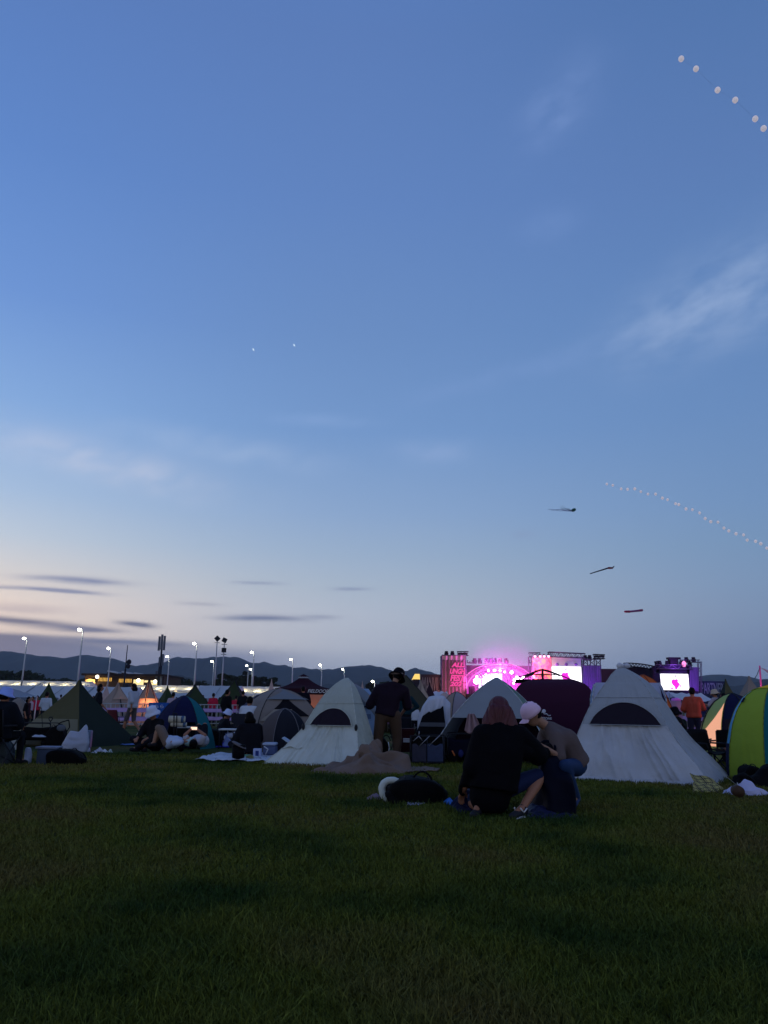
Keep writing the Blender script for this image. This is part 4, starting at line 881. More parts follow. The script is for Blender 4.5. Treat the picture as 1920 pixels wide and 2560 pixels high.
SIT = dict(pel=(0, 0, .12), che=(0, .04, .42), nec=(0, .10, .61), hea=(0, .16, .74), shL=(-.17, .08, .56), elL=(-.24, .18, .34), wrL=(-.14, .36, .26), shR=(.17, .08, .56), elR=(.24, .18, .34), wrR=(.14, .36, .26),
           hiL=(-.09, .02, .11), knL=(-.28, .36, .24), anL=(.05, .44, .07), toL=(.12, .50, .04), hiR=(.09, .02, .11), knR=(.28, .36, .24), anR=(-.05, .36, .06), toR=(-.14, .40, .04))
CHAIR = pose(SIT, pel=(0, 0, .46), che=(0, .02, .76), nec=(0, .06, .95), hea=(0, .10, 1.09), shL=(-.17, .05, .90), elL=(-.25, .14, .66), wrL=(-.16, .36, .62), shR=(.17, .05, .90), elR=(.25, .14, .66), wrR=(.16, .36, .62),
             hiL=(-.09, .02, .45), knL=(-.14, .44, .48), anL=(-.14, .46, .09), toL=(-.15, .62, .035), hiR=(.09, .02, .45), knR=(.14, .44, .48), anR=(.14, .46, .09), toR=(.15, .62, .035))
def person(label, J, top='black', tc_='15151b', legs='dark', lc_='15161e', sleeve=.5, leglen=1.0, hair='short', hat=None, hatc='c8ccd8', sk=None, shoe=None, scale=1.0, loc=None, rz=0.0, bulk=1.0, group=None, vox=.012, face=None, fist=.5, hairm_=None, skirt=None, hairk=1.0, hatk=1.0, lbulk=0.0):
    """J: joints. loc given -> J is a body pose in metres (facing +y) placed there; else J holds world points."""
    sk = sk or skin; k = scale
    if loc is not None:
        rt = Matrix.Rotation(rz, 3, 'Z'); J = {a: rt @ (Vector(v) * scale) + Vector(loc) for a, v in J.items()}
    else: J = {a: Vector(v) for a, v in J.items()}
    base = Vector(((J['pel'].x + J['anL'].x + J['anR'].x) / 3, (J['pel'].y + J['anL'].y + J['anR'].y) / 3, 0)) if loc is None else Vector(loc)
    t = thing('person', label, 'person', base, group)
    lat = (J['shR'] - J['shL']).normalized(); up = (J['nec'] - J['pel']).normalized()
    hup = (J['hea'] - J['nec']).normalized(); fwd = lat.cross(hup) * -1
    fwd = hup.cross(lat).normalized()
    if face is not None: fwd = Vector(face).normalized(); 
    hlat = fwd.cross(hup).normalized(); hup = hlat.cross(fwd).normalized()
    HM = Matrix((hlat, fwd, hup)).transposed(); hc = J['hea']
    b = MB()
    def torso(m, g):
        for s_ in (-1, 1):
            m.caps(J['pel'] + lat * s_ * .065 * k, J['che'] + lat * s_ * .075 * k, (.105 + g) * k, (.100 + g) * k)
            m.caps(J['che'] + lat * s_ * .075 * k, J['sh' + 'LR'[s_ > 0]] - lat * s_ * .05 * k - up * .03 * k, (.098 + g) * k, (.062 + g) * k)
            m.caps(J['nec'] - up * .03 * k, J['sh' + 'LR'[s_ > 0]], (.052 + g * .6) * k, (.052 + g * .8) * k)
        m.caps(J['pel'], J['che'], (.10 + g) * k); m.caps(J['che'], J['nec'] - up * .07 * k, (.10 + g) * k, (.07 + g) * k)
    torso(b, -.008)
    b.caps(J['nec'] - up * .05 * k, hc - hup * .05 * k, .056 * k, .052 * k)
    b.ell(hc, (.074 * k, .092 * k, .108 * k), HM, 16, 12); b.ell(hc + HM @ Vector((0, .03, -.05)) * k, (.056 * k, .062 * k, .07 * k), HM, 12, 8)
    b.caps(hc + HM @ Vector((0, .088, .01)) * k, hc + HM @ Vector((0, .108, -.022)) * k, .012 * k, .017 * k)
    b.caps(hc + HM @ Vector((-.02, .083, -.055)) * k, hc + HM @ Vector((.02, .083, -.055)) * k, .011 * k)
    for s_ in (-1, 1): b.ell(hc + HM @ Vector((s_ * .076, -.005, -.005)) * k, (.012 * k, .022 * k, .034 * k), HM, 8, 6)
    for s_ in 'LR':
        b.caps(J['sh' + s_], J['el' + s_], .047 * k, .038 * k); b.caps(J['el' + s_], J['wr' + s_], .038 * k, .026 * k)
        d = (J['wr' + s_] - J['el' + s_]).normalized(); hl = d.cross(Vector((0, 0, 1)) if abs(d.z) < .9 else lat).normalized(); pn = d.cross(hl)
        w = J['wr' + s_]; pc = w + d * .05 * k
        for q in (-.024, -.008, .008, .024): b.caps(w + hl * q * .5 * k, w + d * .085 * k + hl * q * k, .017 * k, .013 * k, 8, 2)
        for i, (q, ln) in enumerate(((-.030, .060), (-.010, .074), (.010, .080), (.030, .070))):
            a0 = w + (d * .088 + hl * q) * k; a1 = a0 + (d * math.cos(fist) + pn * math.sin(fist)) * ln * .5 * k; a2 = a1 + (d * math.cos(2 * fist) + pn * math.sin(2 * fist)) * ln * .5 * k
            b.caps(a0, a1, .0095 * k, .0088 * k, 6, 2); b.caps(a1, a2, .0088 * k, .0078 * k, 6, 2)
        b.caps(w + (d * .03 + hl * .02) * k, w + (d * .065 + hl * .052) * k, .014 * k, .0105 * k, 6, 2); b.caps(w + (d * .065 + hl * .052) * k, w + (d * .095 + hl * .058 + pn * .012) * k, .0105 * k, .009 * k, 6, 2)
        b.caps(J['pel'], J['hi' + s_], .10 * k, .085 * k); b.caps(J['hi' + s_], J['kn' + s_], .080 * k, .054 * k)
        d2 = J['an' + s_] - J['kn' + s_]; b.caps(J['kn' + s_], J['kn' + s_] + d2 * .35, .052 * k, .054 * k); b.caps(J['kn' + s_] + d2 * .35, J['an' + s_], .054 * k, .034 * k)
        b.caps(J['an' + s_], J['to' + s_], .036 * k, .028 * k)
    body = remesh(b.build('body', sk, t), vox * k, 2)
    # clothes
    m = MB(); torso(m, .014 * bulk)
    hm_ = (J['pel'] - up * .06 * k); m.caps(J['pel'] - lat * .06 * k, J['pel'] + lat * .06 * k - up * .0, (.125 + .012 * bulk) * k)
    for s_ in 'LR':
        e = J['sh' + s_].lerp(J['el' + s_], min(1, sleeve * 2)); m.caps(J['sh' + s_], e, (.058 + .01 * bulk) * k, (.054 + .012 * bulk) * k)
        if sleeve > .5: m.caps(J['el' + s_], J['el' + s_].lerp(J['wr' + s_], (sleeve - .5) * 2), (.052 + .008 * bulk) * k, (.038 + .006 * bulk) * k)
    o = remesh(m.build('shirt' if sleeve <= .6 else 'jacket', cloth(top, tc_), t), .020 * k, 1)
    for v in o.data.vertices:      # a straight hem instead of a rounded end
        q = v.co + base - J['pel']; d_ = q.dot(up)
        if d_ < -.035 * k and (q - up * d_).length < .26 * k * max(1, bulk * .3): v.co -= up * (d_ + .035 * k) * .85
    m = MB(); m.caps(J['pel'], J['pel'] - up * .03 * k, .118 * k)
    for s_ in 'LR':
        m.caps(J['pel'], J['hi' + s_], .11 * k, .10 * k); kn = J['hi' + s_].lerp(J['kn' + s_], min(1, leglen * 2)); m.caps(J['hi' + s_], kn, (.096 + lbulk) * k, (.075 if leglen < .6 else .066 + lbulk) * k)
        if leglen > .5: m.caps(J['kn' + s_], J['kn' + s_].lerp(J['an' + s_], (leglen - .5) * 2), .067 * k + lbulk, .052 * k + lbulk)
    if skirt: m.caps(J['pel'], (J['knL'] + J['knR']) / 2, .12 * k, .17 * k)
    remesh(m.build('shorts' if leglen < .75 else 'trousers', cloth(legs, lc_), t), .020 * k, 1)
    for s_ in 'LR':
        d = (J['to' + s_] - J['an' + s_]); d.z *= .3; d = d.normalized(); a0 = J['an' + s_] - d * .035 * k; a0.z -= .03 * k; m = MB(); m.caps(a0, J['to' + s_] + d * .02 * k, .044 * k, .038 * k); m.caps(J['an' + s_], a0, .04 * k, .045 * k)
        remesh(m.build('shoe', shoe or dshoe, t), .015 * k, 1)
    if hair:
        m = MB(); m.ell(hc + HM @ Vector((0, -.016, .018)) * k, (.086 * k * (1 + .5 * (hairk - 1)), .096 * k, .112 * k * (1 + .2 * (hairk - 1))), HM, 18, 12)
        if hair in ('bob', 'long'):
            ln = .13 if hair == 'bob' else .30
            for s_ in (-1.5, -.5, .5, 1.5):
                p0 = hc + HM @ Vector((s_ * .026, -.040, -.03)) * k * hairk; p1 = hc + HM @ Vector((s_ * .046, -.055, 0)) * k * hairk - (Vector((0, 0, 1)) * .6 + up * .4) * ln * .6 * k; p2 = hc + HM @ Vector((s_ * .052, -.050, 0)) * k * hairk - (Vector((0, 0, 1)) * .6 + up * .4) * ln * (1 + .1 * (abs(s_) < 1)) * k
                m.caps(p0, p1, .050 * k * hairk, .056 * k * hairk); m.caps(p1, p2, .055 * k * hairk, .030 * k)
        if hair == 'bun': m.ell(hc + HM @ Vector((0, -.05, .11)) * k, (.045 * k,) * 3, None, 12, 8)
        h = m.build('hair', hairm_ or hairm, t)
        # keep the face clear: the hair stays behind a plane through the temples
        remesh(h, (.016 if hair != 'long' else .007) * k, 1); me = h.data
        if hair == 'long':     # locks of hair
            for v in me.vertices:
                q = HM.transposed() @ (v.co + base - hc); a_ = math.atan2(q.x, -q.y); rr_ = Vector((q.x, q.y, 0)); rr_ = rr_.normalized() if rr_.length > 1e-4 else rr_
                w_ = .006 * math.sin(a_ * 26 + 5 * mn.noise(Vector((a_ * 3, q.z * 9, 0)))) + .012 * mn.noise(Vector((a_ * 6, q.z * 5, 2)))
                v.co += HM @ (rr_ * w_) * min(1, max(0, (.12 - q.z) * 8))
        for v in me.vertices:
            q = HM.transposed() @ (v.co + base - hc)
            if q.y > .035 * k and q.z < .055 * k: q.y = .035 * k; v.co = HM @ q + hc - base
    if face is not None or hair:
        m = MB()
        for s_ in (-1, 1): m.ell(hc + HM @ Vector((s_ * .030, .083, .012)) * k, (.011 * k, .007 * k, .006 * k), HM, 8, 6)
        m.build('eyes', mat('eye_dark', '08080a', .3), t)
    if hat:
        hm2 = cloth('hat_' + hatc, hatc); m = MB(); r = .098 * k * hatk
        if hat == 'bucket':
            prof = [(0, .150), (.55, .148), (.86, .135), (.98, .11), (1.06, .06), (1.14, .035), (1.55, -.005), (1.53, -.015), (1.1, .02)]
        elif hat == 'cap':
            prof = [(0, .135), (.4, .132), (.72, .112), (.95, .075), (1.06, .03), (1.05, .005), (.98, .005)]
        n = 24; vs = []; 
        for a, z in prof:
            for i in range(n):
                t_ = 2 * math.pi * i / n; e = 1 + (.02 * math.sin(5 * t_) if a > 1.2 else 0); vs.append(hc + HM @ Vector((a * r * e * math.cos(t_) * .95, a * r * e * math.sin(t_) * 1.05, z * k * hatk + .012 * k * (math.sin(3 * t_) if a > 1.4 else 0) - .01 * k)))
        m.add(vs, [(j * n + i, j * n + (i + 1) % n, (j + 1) * n + (i + 1) % n, (j + 1) * n + i) for j in range(len(prof) - 1) for i in range(n)])
        ho = m.build('hat', hm2, t, solid=.003)
        if hat == 'cap': MB().grid(lambda u, v: hc + HM @ Vector(((u - .5) * .15, .085 + .085 * v * math.sqrt(max(0, 1 - (2 * u - 1) ** 2 * .9)), .022 - .03 * (2 * u - 1) ** 2 - .012 * v)) * k, 10, 6).build('visor', hm2, ho, solid=.003)
    return t
def stand(label, px, pyf, pyt, rz=0.0, ps=STAND, h=1.70, Y=None, **kw):
    """standing: feet at pixel pyf (or depth Y), head top at pixel pyt"""
    g_ = G(px, pyf) if Y is None else W(px, 1766, Y); g_.z = 0
    H = W(px, pyt, g_.y).z; top = max(v[2] for v in ps.values()) + .115
    return person(label, ps, loc=g_, rz=rz, scale=H / top, **kw)
BACK, FRONT, RIGHT, LEFT = 0.0, math.pi, -math.pi / 2, math.pi / 2

# the man standing with his back to the camera
Yp = 14.9; Q = lambda x, y, d=0.0: W(x, y, Yp + d)
zf = lambda v, z: Vector((v.x, v.y, z))
mn_ = dict(pel=Q(966, 1786), che=Q(972, 1745, .05), nec=Q(985, 1709, .12), hea=Q(993, 1692, .20), shL=Q(947, 1722, .08), elL=Q(925, 1762, .10), wrL=Q(926, 1744, .34), shR=Q(1011, 1726, .10), elR=Q(1018, 1765, .18), wrR=Q(1000, 1790, .40),
           hiL=Q(953, 1790), knL=Q(945, 1845, .03), anL=Q(947, 1884, -.02), toL=zf(Q(944, 1893, .14), .035), hiR=Q(987, 1790), knR=Q(993, 1845, .06), anR=Q(992, 1884, 0), toR=zf(Q(995, 1893, .16), .035))
sm_ = person('man standing bent forward with his back turned, black bucket hat, dark shirt and brown trousers', mn_, 'plum_shirt', '1d1420', 'brown_trousers', '46362a', .5, .94, 'short', 'bucket', '0b0b12', sk=skinl, shoe=mat('red_shoe', '6a2a38', .6), bulk=3.2, vox=.011, hatk=1.18, lbulk=.028)
m = MB(); hc = mn_['hea']; m.tube(hc + Vector((0, 0, .045)), hc + Vector((0, 0, .072)), .130, .124, 24); m.build('hat_band', mat('tan_band', '6c5c58'), sm_)

# woman kneeling with her back to the camera
Yk = 7.75; K = lambda x, y, d=0.0: W(x, y, Yk + d)
kw_ = dict(pel=K(1235, 1965), che=K(1250, 1885, .02), nec=K(1248, 1815, .08), hea=K(1247, 1775, .16), shL=K(1205, 1836, .04), elL=K(1182, 1920, .0), wrL=K(1160, 1975, .18), shR=K(1300, 1838, .06), elR=K(1345, 1888, .12), wrR=K(1372, 1872, .38),
           hiL=K(1212, 1975), knL=K(1178, 2005, .42), anL=K(1195, 2018, -.02), toL=zf(K(1185, 2030, -.10), .03), hiR=K(1268, 1970, .04), knR=K(1357, 1934, .20), anR=K(1306, 2020, -.05), toR=zf(K(1283, 2036, -.20), .035))
redlit_hair = mat('red_glow_hair', '46101a', .55, .35, 30, .5, 50, 0, .4, stretch=(1, 1, .12))  # red glow mixed into the dark hair colour
kn = person('woman crouching with her back turned, long red-lit hair, oversized black jacket and blue shorts', kw_, 'black_jacket', '08080e', 'denim_shorts', '101c40', 1.0, .42, 'long', None, sk=skin, bulk=4.2, hairm_=redlit_hair, hairk=1.42, vox=.009, shoe=mat('black_white_shoe', '22242c', .5))
# loose jacket skirt, white shoe trim, laces
m = MB(); m.ell(K(1240, 1925, .02), (.235, .17, .30), n=28, k=16, nz=.06, nsc=4); m.ell(K(1225, 1985, .04), (.20, .17, .21), n=24, k=14, nz=.08, nsc=4, flat=.04); m.caps(K(1265, 1860, .05), K(1320, 1880, .06), .13, .09)
remesh(m.build('jacket_skirt', cloth('black_jacket', '08080e'), kn), .018, 3)
m = MB(); a0, a1 = kw_['anR'], kw_['toR']; d = (a1 - a0); d.z = 0; d.normalize(); sd_ = Vector((-d.y, d.x, 0)); m.ell((a0 + a1) / 2 - Vector((0, 0, .05)) , (.125, .05, .02), Matrix((d, sd_, Vector((0, 0, 1)))).transposed(), 20, 8, flat=.008)
for s_ in (-1, 1): m.path([a0 + d * .0 + sd_ * s_ * .047 + Vector((0, 0, .0)), a0 + d * .06 + sd_ * s_ * .045 - Vector((0, 0, .03)), a0 + d * .10 + sd_ * s_ * .03 + Vector((0, 0, .01))], .007)
m.build('shoe_trim', mat('white_rubber', 'b8bac0'), kn)
m = MB(); w_ = kw_['wrR']; d = (kw_['wrR'] - kw_['elR']).normalized()
m.tube(w_ - d * .02, w_ + d * .0, .035, .034, 14); m.build('bracelet', mat('white_band', 'c8b8d0', .4), kn)

# man in pink cap leaning over the bundle
Yc = 8.3; C_ = lambda x, y, d=0.0: W(x, y, Yc + d)
cp = dict(pel=C_(1436, 1905, .05), che=C_(1410, 1850, .02), nec=C_(1366, 1812, -.02), hea=C_(1330, 1785, -.06), shL=C_(1362, 1838, .20), elL=C_(1352, 1880, .15), wrL=C_(1350, 1890, -.02), shR=C_(1388, 1842, -.14), elR=C_(1398, 1893, -.22), wrR=C_(1360, 1868, -.35),
          hiL=C_(1428, 1918, .14), knL=C_(1378, 1930, .30), anL=C_(1400, 1990, .24), toL=zf(C_(1380, 1998, .20), .04), hiR=C_(1440, 1918, -.06), knR=C_(1412, 1915, -.38), anR=C_(1438, 1990, -.18), toR=zf(C_(1425, 2000, -.30), .04))
person('man in a pale pink cap and beige shirt leaning over, jeans, beside the crouching woman', cp, 'beige_tee', '584c4c', 'blue_jeans', '1c3258', .5, 1.0, 'short', 'cap', 'd4b4cc', sk=skinl, bulk=1.8, face=(-.80, -.15, -.62), vox=.009, shoe=mat('blue_shoe', '1f3460'))

# left edge
def P2(px, Y): g_ = W(px, 1766, Y); g_.z = 0; return g_
person('person seated at the far left edge in a pale blue bucket hat and dark clothes', CHAIR, 'dark_hoodie', '10141c', 'dark_pants', '12151c', .95, 1.0, 'short', 'bucket', '8aa0e0', loc=P2(0, 12.8), rz=R(-10), scale=1.0, bulk=5)
stand('person in black standing behind the cart at left', 69, 1812, 1742, RIGHT, top='black', Y=24, hair='bob')
stand('person in a pinkish shirt behind the fence, second from left', 80, 1800, 1741, FRONT, top='lilac_tee', tc_='9a8a9c', Y=33)
stand('person in a red shirt behind the fence at left', 91, 1800, 1739, FRONT, top='red_tee', tc_='a01838', Y=33)
stand('person in a white shirt with a dark shoulder strap, left of the large olive tepee', 114, 1800, 1730, BACK, top='white_tee', tc_='aab4c4', Y=27)
s1 = stand('woman in a dark shirt walking behind the large olive tepee', 245, 1830, 1710, R(-60), ps=WALK, top='dark_tee', tc_='12161e', hair='bob', Y=23, legs='dark')
stand('woman in a white shirt and grey shorts walking across the grass at left', 325, 1841, 1709, R(70), ps=WALK, top='grey_white_tee', tc_='9aa0b0', legs='grey_shorts', lc_='4a464a', leglen=.48, hair='bob', shoe=shoem, bulk=2.2)
person('person in a white bucket hat and dark clothes sitting before the blue beach tent', SIT, 'black', '15151b', 'dark', '15161e', .9, 1.0, 'short', 'bucket', 'c0c8e0', loc=P2(397, 17.6), rz=R(150), scale=1.08, bulk=2)
Yl = 16.6; A = lambda x, y, d=0.0: W(x, y, Yl + d)
lay = dict(pel=A(423, 1855), che=A(440, 1854), nec=A(458, 1854), hea=A(470, 1853), shL=A(450, 1850, .17), elL=A(436, 1853, .22), wrL=A(426, 1848, .12), shR=A(450, 1856, -.17), elR=A(436, 1858, -.22), wrR=A(424, 1853, -.12),
           hiL=A(418, 1855, .09), knL=A(404, 1822, .10), anL=A(386, 1858, .12), toL=A(379, 1861, .12), hiR=A(418, 1857, -.09), knR=A(396, 1820, -.08), anR=A(384, 1859, -.08), toR=A(375, 1862, -.08))
lay = {k_: Vector((v.x, v.y, max(v.z, .09 if k_[:2] in ('pe', 'ch', 'sh', 'hi', 'ne', 'he') else .05))) for k_, v in lay.items()}
person('person lying on the back with knees raised, white shirt and beige shorts', lay, 'pale_blue_tee', 'a4b2cc', 'beige_shorts', '6c5c54', .5, .55, 'short', None, sk=skinl, face=(-.3, 0, .95), hairm_=mat('pale_towel', '90b0b8'))
ly2 = dict(pel=A(500, 1852, .55), che=A(492, 1855, .28), nec=A(487, 1857, .06), hea=A(484, 1858, -.10), shL=A(470, 1856, .06), elL=A(462, 1838, -.02), wrL=A(476, 1824, .08), shR=A(504, 1856, .08), elR=A(512, 1838, .02), wrR=A(494, 1824, .10),
           hiL=A(496, 1852, .6), knL=A(497, 1815, .85), anL=A(492, 1850, 1.2), toL=A(492, 1853, 1.3), hiR=A(508, 1852, .6), knR=A(512, 1813, .8), anR=A(516, 1850, 1.1), toR=A(518, 1853, 1.2))
ly2 = {k_: Vector((v.x, v.y, max(v.z, .09 if k_[:2] in ('pe', 'ch', 'sh', 'hi', 'ne', 'he') else .05))) for k_, v in ly2.items()}
person('person lying on the back holding a lit phone above the face, white top', ly2, 'white_top', 'a8a8b4', 'dark', '15161e', .35, .45, 'short', None, sk=skin, face=(.1, .3, .95))
ph = thing('phone', 'phone with a glowing screen held up by the person lying down', 'phone', A(485, 1821, .08))
q = A(485, 1821, .08); MB().box((q.x - .08, q.y - .004, q.z - .035), (q.x + .08, q.y + .004, q.z + .035)).build('body', dpole, ph, False)
MB().box((q.x - .066, q.y - .0065, q.z - .028), (q.x + .066, q.y - .0045, q.z + .028)).build('screen', emi('phone_screen', 'ffcdb4', 1.6), ph, False)
stand('head and shoulders of a person in a light top behind the blue beach tent', 431, 1800, 1731, BACK, top='lilac_tee', tc_='9a8a9c', Y=30)
stand('person in a red shirt behind the fence, left of the black jacket', 532, 1800, 1733, BACK, top='red_tee', tc_='a01838', Y=38)
stand('person in a black jacket standing by the fence beside the red shirts', 566, 1818, 1724, R(-40), top='black_coat', tc_='0c0c12', sleeve=1.0, Y=26, bulk=2)
stand('person in a red shirt right of the black jacket', 589, 1800, 1739, BACK, top='red_tee', tc_='a01838', Y=38)
stand('dark haired head just above the purple grey tarp', 606, 1800, 1727, BACK, top='dark', Y=36)
person('person crouching in a white skirt and dark top with a white hat beside the fence', SIT, 'dark_tee', '12161e', 'white_skirt', 'b0b8cc', .5, .5, 'short', 'bucket', 'b8c4e4', loc=P2(556, 21.5), rz=R(-60), scale=1.0, skirt=True, bulk=1.5)
person('person in a white shirt sitting back turned, left of the grey beige dome', CHAIR, 'white_shirt', 'b4bcc8', 'dark', '15161e', .5, 1.0, 'short', None, loc=P2(621, 21), rz=R(-10), bulk=2)
person('black haired person in dark clothes sitting before the dome tents', SIT, 'black', '15151b', 'dark', '15161e', .9, 1.0, 'bob', None, loc=P2(632, 15.8), rz=R(30), scale=1.0, bulk=3)
stand('person in dark clothes standing under the dark red gazebo', 757, 1815, 1716, R(20), top='navy_dark', tc_='0c0e1a', Y=30, bulk=3)
# right of the standing man
stand('person in a dark teal top, hand on hip, behind the standing man', 1013, 1835, 1718, BACK, ps=pose(STAND, elR=(.36, -.02, 1.16), wrR=(.16, .02, 1.0)), top='dark_teal', tc_='0c2a34', sleeve=1.0, Y=20.5)
stand('small figure with dark red hair and a white shirt under the olive tent roof', 1037, 1818, 1762, BACK, top='white_tee', tc_='aab4c4', Y=26, hair='bob', legs='dark')
# right part
stand('man in an orange shirt standing behind the tents at right, back turned', 1733, 1850, 1719, R(-8), ps=pose(STAND, elL=(-.27, .0, 1.14), wrL=(-.2, .22, 1.1), elR=(.27, .02, 1.16), wrR=(.25, .26, 1.14)), top='orange_tee', tc_='964030', legs='navy_pants', lc_='1c2038', Y=19.5, bulk=2)
stand('person in a pale sun hat and beige shirt right of the orange shirted man', 1791, 1815, 1725, R(40), top='beige_shirt', tc_='8e8894', Y=26, hat='bucket', hatc='a89c8c', hair='short', ps=pose(STAND, elL=(-.30, .1, 1.2), wrL=(-.45, .3, 1.25)))
stand('person in a white shirt leaning behind the pale green tent', 1812, 1815, 1733, R(30), top='white_tee', tc_='aab4c4', Y=24, hair='bob')
stand('person with dark hair beside the pink lit tent at the right edge', 1921, 1820, 1713, R(-30), top='pink_lit', tc_='6a2a38', Y=21)
person('person sitting in a dark wide hat and dark clothes right of the largest pale tent', CHAIR, 'dark_green', '1a2420', 'dark', '15161e', .9, 1.0, 'short', 'bucket', '101018', loc=P2(1693, 15.4), rz=R(120), scale=.86, bulk=2)
person('person in a dark shirt sitting low right of the largest pale tent', SIT, 'pattern_dark', '26202a', 'dark', '15161e', .6, 1.0, 'bob', None, loc=P2(1712, 14.6), rz=R(100), scale=1.02, bulk=2)
person('person inside the pale green and navy beach tent, seen through its mesh window', SIT, 'grey_tee', '5c6468', 'dark', '15161e', .5, .5, 'short', None, loc=P2(1822, 15.7), rz=R(170), scale=.9)


# far visitors strolling before the marquees
protos = [stand('distant visitor strolling before the marquees', 24, 1800, 1738, 1.0, ps=WALK, top='far_grey', tc_='5a606c', Y=52, vox=.03, group='distant visitors strolling before the marquees', hair='bob'),
          stand('distant visitor strolling before the marquees', 452, 1800, 1740, 2.0, top='far_black', tc_='121218', Y=50, vox=.03, group='distant visitors strolling before the marquees'),
          stand('distant visitor strolling before the marquees', 640, 1800, 1741, 4.0, ps=WALK, top='far_white', tc_='a0a4b0', Y=54, vox=.03, group='distant visitors strolling before the marquees')]
for i, (px, Y) in enumerate([(6, 60), (38, 48), (150, 58), (222, 50), (232, 57), (276, 62), (338, 55), (440, 60), (505, 50), (514, 62), (548, 56), (612, 50), (628, 60), (655, 48), (668, 56), (1020, 48), (1046, 44), (1128, 56), (1470, 50), (1480, 60), (1665, 44), (1672, 55), (1716, 46), (1752, 42), (1765, 50), (1778, 40), (1802, 46), (1858, 42), (1868, 50)]):
    g_ = W(px, 1766, Y); g_.z = 0
    n_ = copy_tree(protos[i % 3], g_, label='distant visitor strolling before the marquees' if px < 1000 else 'distant visitor in the crowd before the stages', rz=i * 1.7)
    if px > 1000: n_['group'] = 'distant visitors in the crowd before the stages'

# ============================================================ SMALL THINGS
def at(px, Y, z=0.0): g_ = W(px, 1766, Y); g_.z = z; return g_
def depth(py, px=960): return G(px, py).y
def single(o, label, cat, group=None, kind=None): return tag(o, label, cat, group, kind)
def crumple(name, label, cat, px, py, wpx, hpx, m_, dpt=.5, seed=0, nz=.35, sx=1.0, group=None, n=44, out=None, lift=0.0, parent=None, pw=1.6):
    """heap of cloth standing on the ground: footprint wpx x dpt, height hpx, deep creases"""
    b = G(px, py); Y = b.y + dpt * .5; b = at(px, Y, lift); s_ = S(Y); w, h = wpx * s_ / 2, hpx * s_
    def fn(u, v):
        a = 2 * math.pi * u; r = v; o_ = 1 + .16 * mn.noise(Vector((math.cos(a) * 1.5, math.sin(a) * 1.5, seed)))
        x, y = math.cos(a) * r * w * o_, math.sin(a) * r * dpt / 2 * o_
        q = Vector((x / h * .6 * sx, y / h * .6, seed * 3.1))
        rd = abs(mn.noise(q * 2.1)) * 1.1 + abs(mn.noise(q * 4.7 + Vector((5, 1, 2)))) * .5
        z = h * ((1 - r ** pw) * (1 - nz * .9 + nz * mn.noise(q * 1.2)) - nz * .55 * rd * (1 - r * .6)) + .012
        if out: z += h * out(x / w, y / dpt * 2)
        if v < 1:
            p3 = Vector((x * sx, y, z)) * (2.2 / max(h, .12) * .35 + 2.0) + Vector((seed, 0, 0)); am_ = (.16 + .2 * nz) * h * min(1, (1 - r) * 4 + .1)
            x += am_ * mn.noise(p3) * 1.6; y += am_ * mn.noise(p3 + Vector((9, 2, 4))) * 1.2; z += am_ * .7 * (mn.noise(p3 * 1.9 + Vector((4, 4, 1))) - .6 * abs(mn.noise(p3 * 1.3)))
        return b + Vector((x, y, max(.006, z if v < 1 else .004)))
    return single(MB().grid(fn, n, n // 2).build(name, m_, parent, True, loc=b), label, cat, group)
def pbox(m, x0, y0, x1, y1, Y, d, rz=0.0):
    a, b = W(x0, y1, Y), W(x1, y0, Y); return m.box((a.x, Y, max(0, a.z)), (b.x, Y + d, b.z), rz)
def bevel(o, w=.01):
    md = o.modifiers.new('b', 'BEVEL'); md.width = w; md.segments = 2; return bake(o)
blk = mat('black_nylon', '08080c', .7, .3, 8, .4, 14); greyn = mat('grey_nylon', '4a525e', .7, .2, 8, .4, 14); plast = mat('white_plastic_bag', 'b8c0d4', .35, .08, 5, .5, 12, .45, .5)
whitep = mat('white_plastic', 'b4bac4', .4, .06); steel = mat('chair_steel', '8c8c94', .3, .1, 5, metal=.8)

# --- crowd barriers, tape and banner
def barrier():
    t = thing('crowd_barrier', 'steel crowd barrier with pale purple tape', 'barrier', (0, 0, 0), 'crowd barriers with pale purple tape')
    m = MB(); m.path([(-1.1, 0, 0), (-1.1, 0, .98), (1.1, 0, .98), (1.1, 0, 0)], .022); m.tube((-1.1, 0, .14), (1.1, 0, .14), .018); m.build('frame', galv, t)
    m = MB()
    for i in range(1, 12): m.tube((-1.1 + 2.2 * i / 12, 0, .14), (-1.1 + 2.2 * i / 12, 0, .97), .009, n=5)
    m.build('bars', galv, t)
    for x in (-.8, .8): MB().tube((x, -.25, .02), (x, .25, .02), .02).build('foot', galv, t)
    for z in (.72, .36): MB().grid(lambda u, v: (-1.12 + 2.24 * u, -.03 + .012 * math.sin(u * 17), z - .075 + .15 * v + .015 * math.sin(u * 9)), 16, 2).build('tape', mat('lilac_tape', 'a48cc8', .5, .15, 12), t)
    return t
bm = barrier(); first = True; k = 0
for px, Y in [(40, 35), (84, 35), (130, 35), (255, 34.5), (300, 34.5), (345, 34), (520, 37), (562, 37), (604, 37), (1036, 33), (1668, 27), (1700, 27), (1640, 27)]:
    g_ = at(px, Y)
    if px > 1600: lb = 'steel crowd barrier with purple tape beside the orange shirted man'
    elif px > 1000: lb = 'steel crowd barrier with purple tape under the olive tent roof'
    elif px > 500: lb = 'steel crowd barrier with purple tape in front of the red shirts'
    elif px > 200: lb = 'steel crowd barrier with purple tape behind the white shirted walker'
    else: lb = 'steel crowd barrier with purple tape left of the large olive tepee'
    if first: bm.location = g_; bm['label'] = lb; bm.rotation_euler.z = -math.atan2(g_.x, g_.y); first = False
    else: copy_tree(bm, g_, label=lb, rz=-math.atan2(g_.x, g_.y))
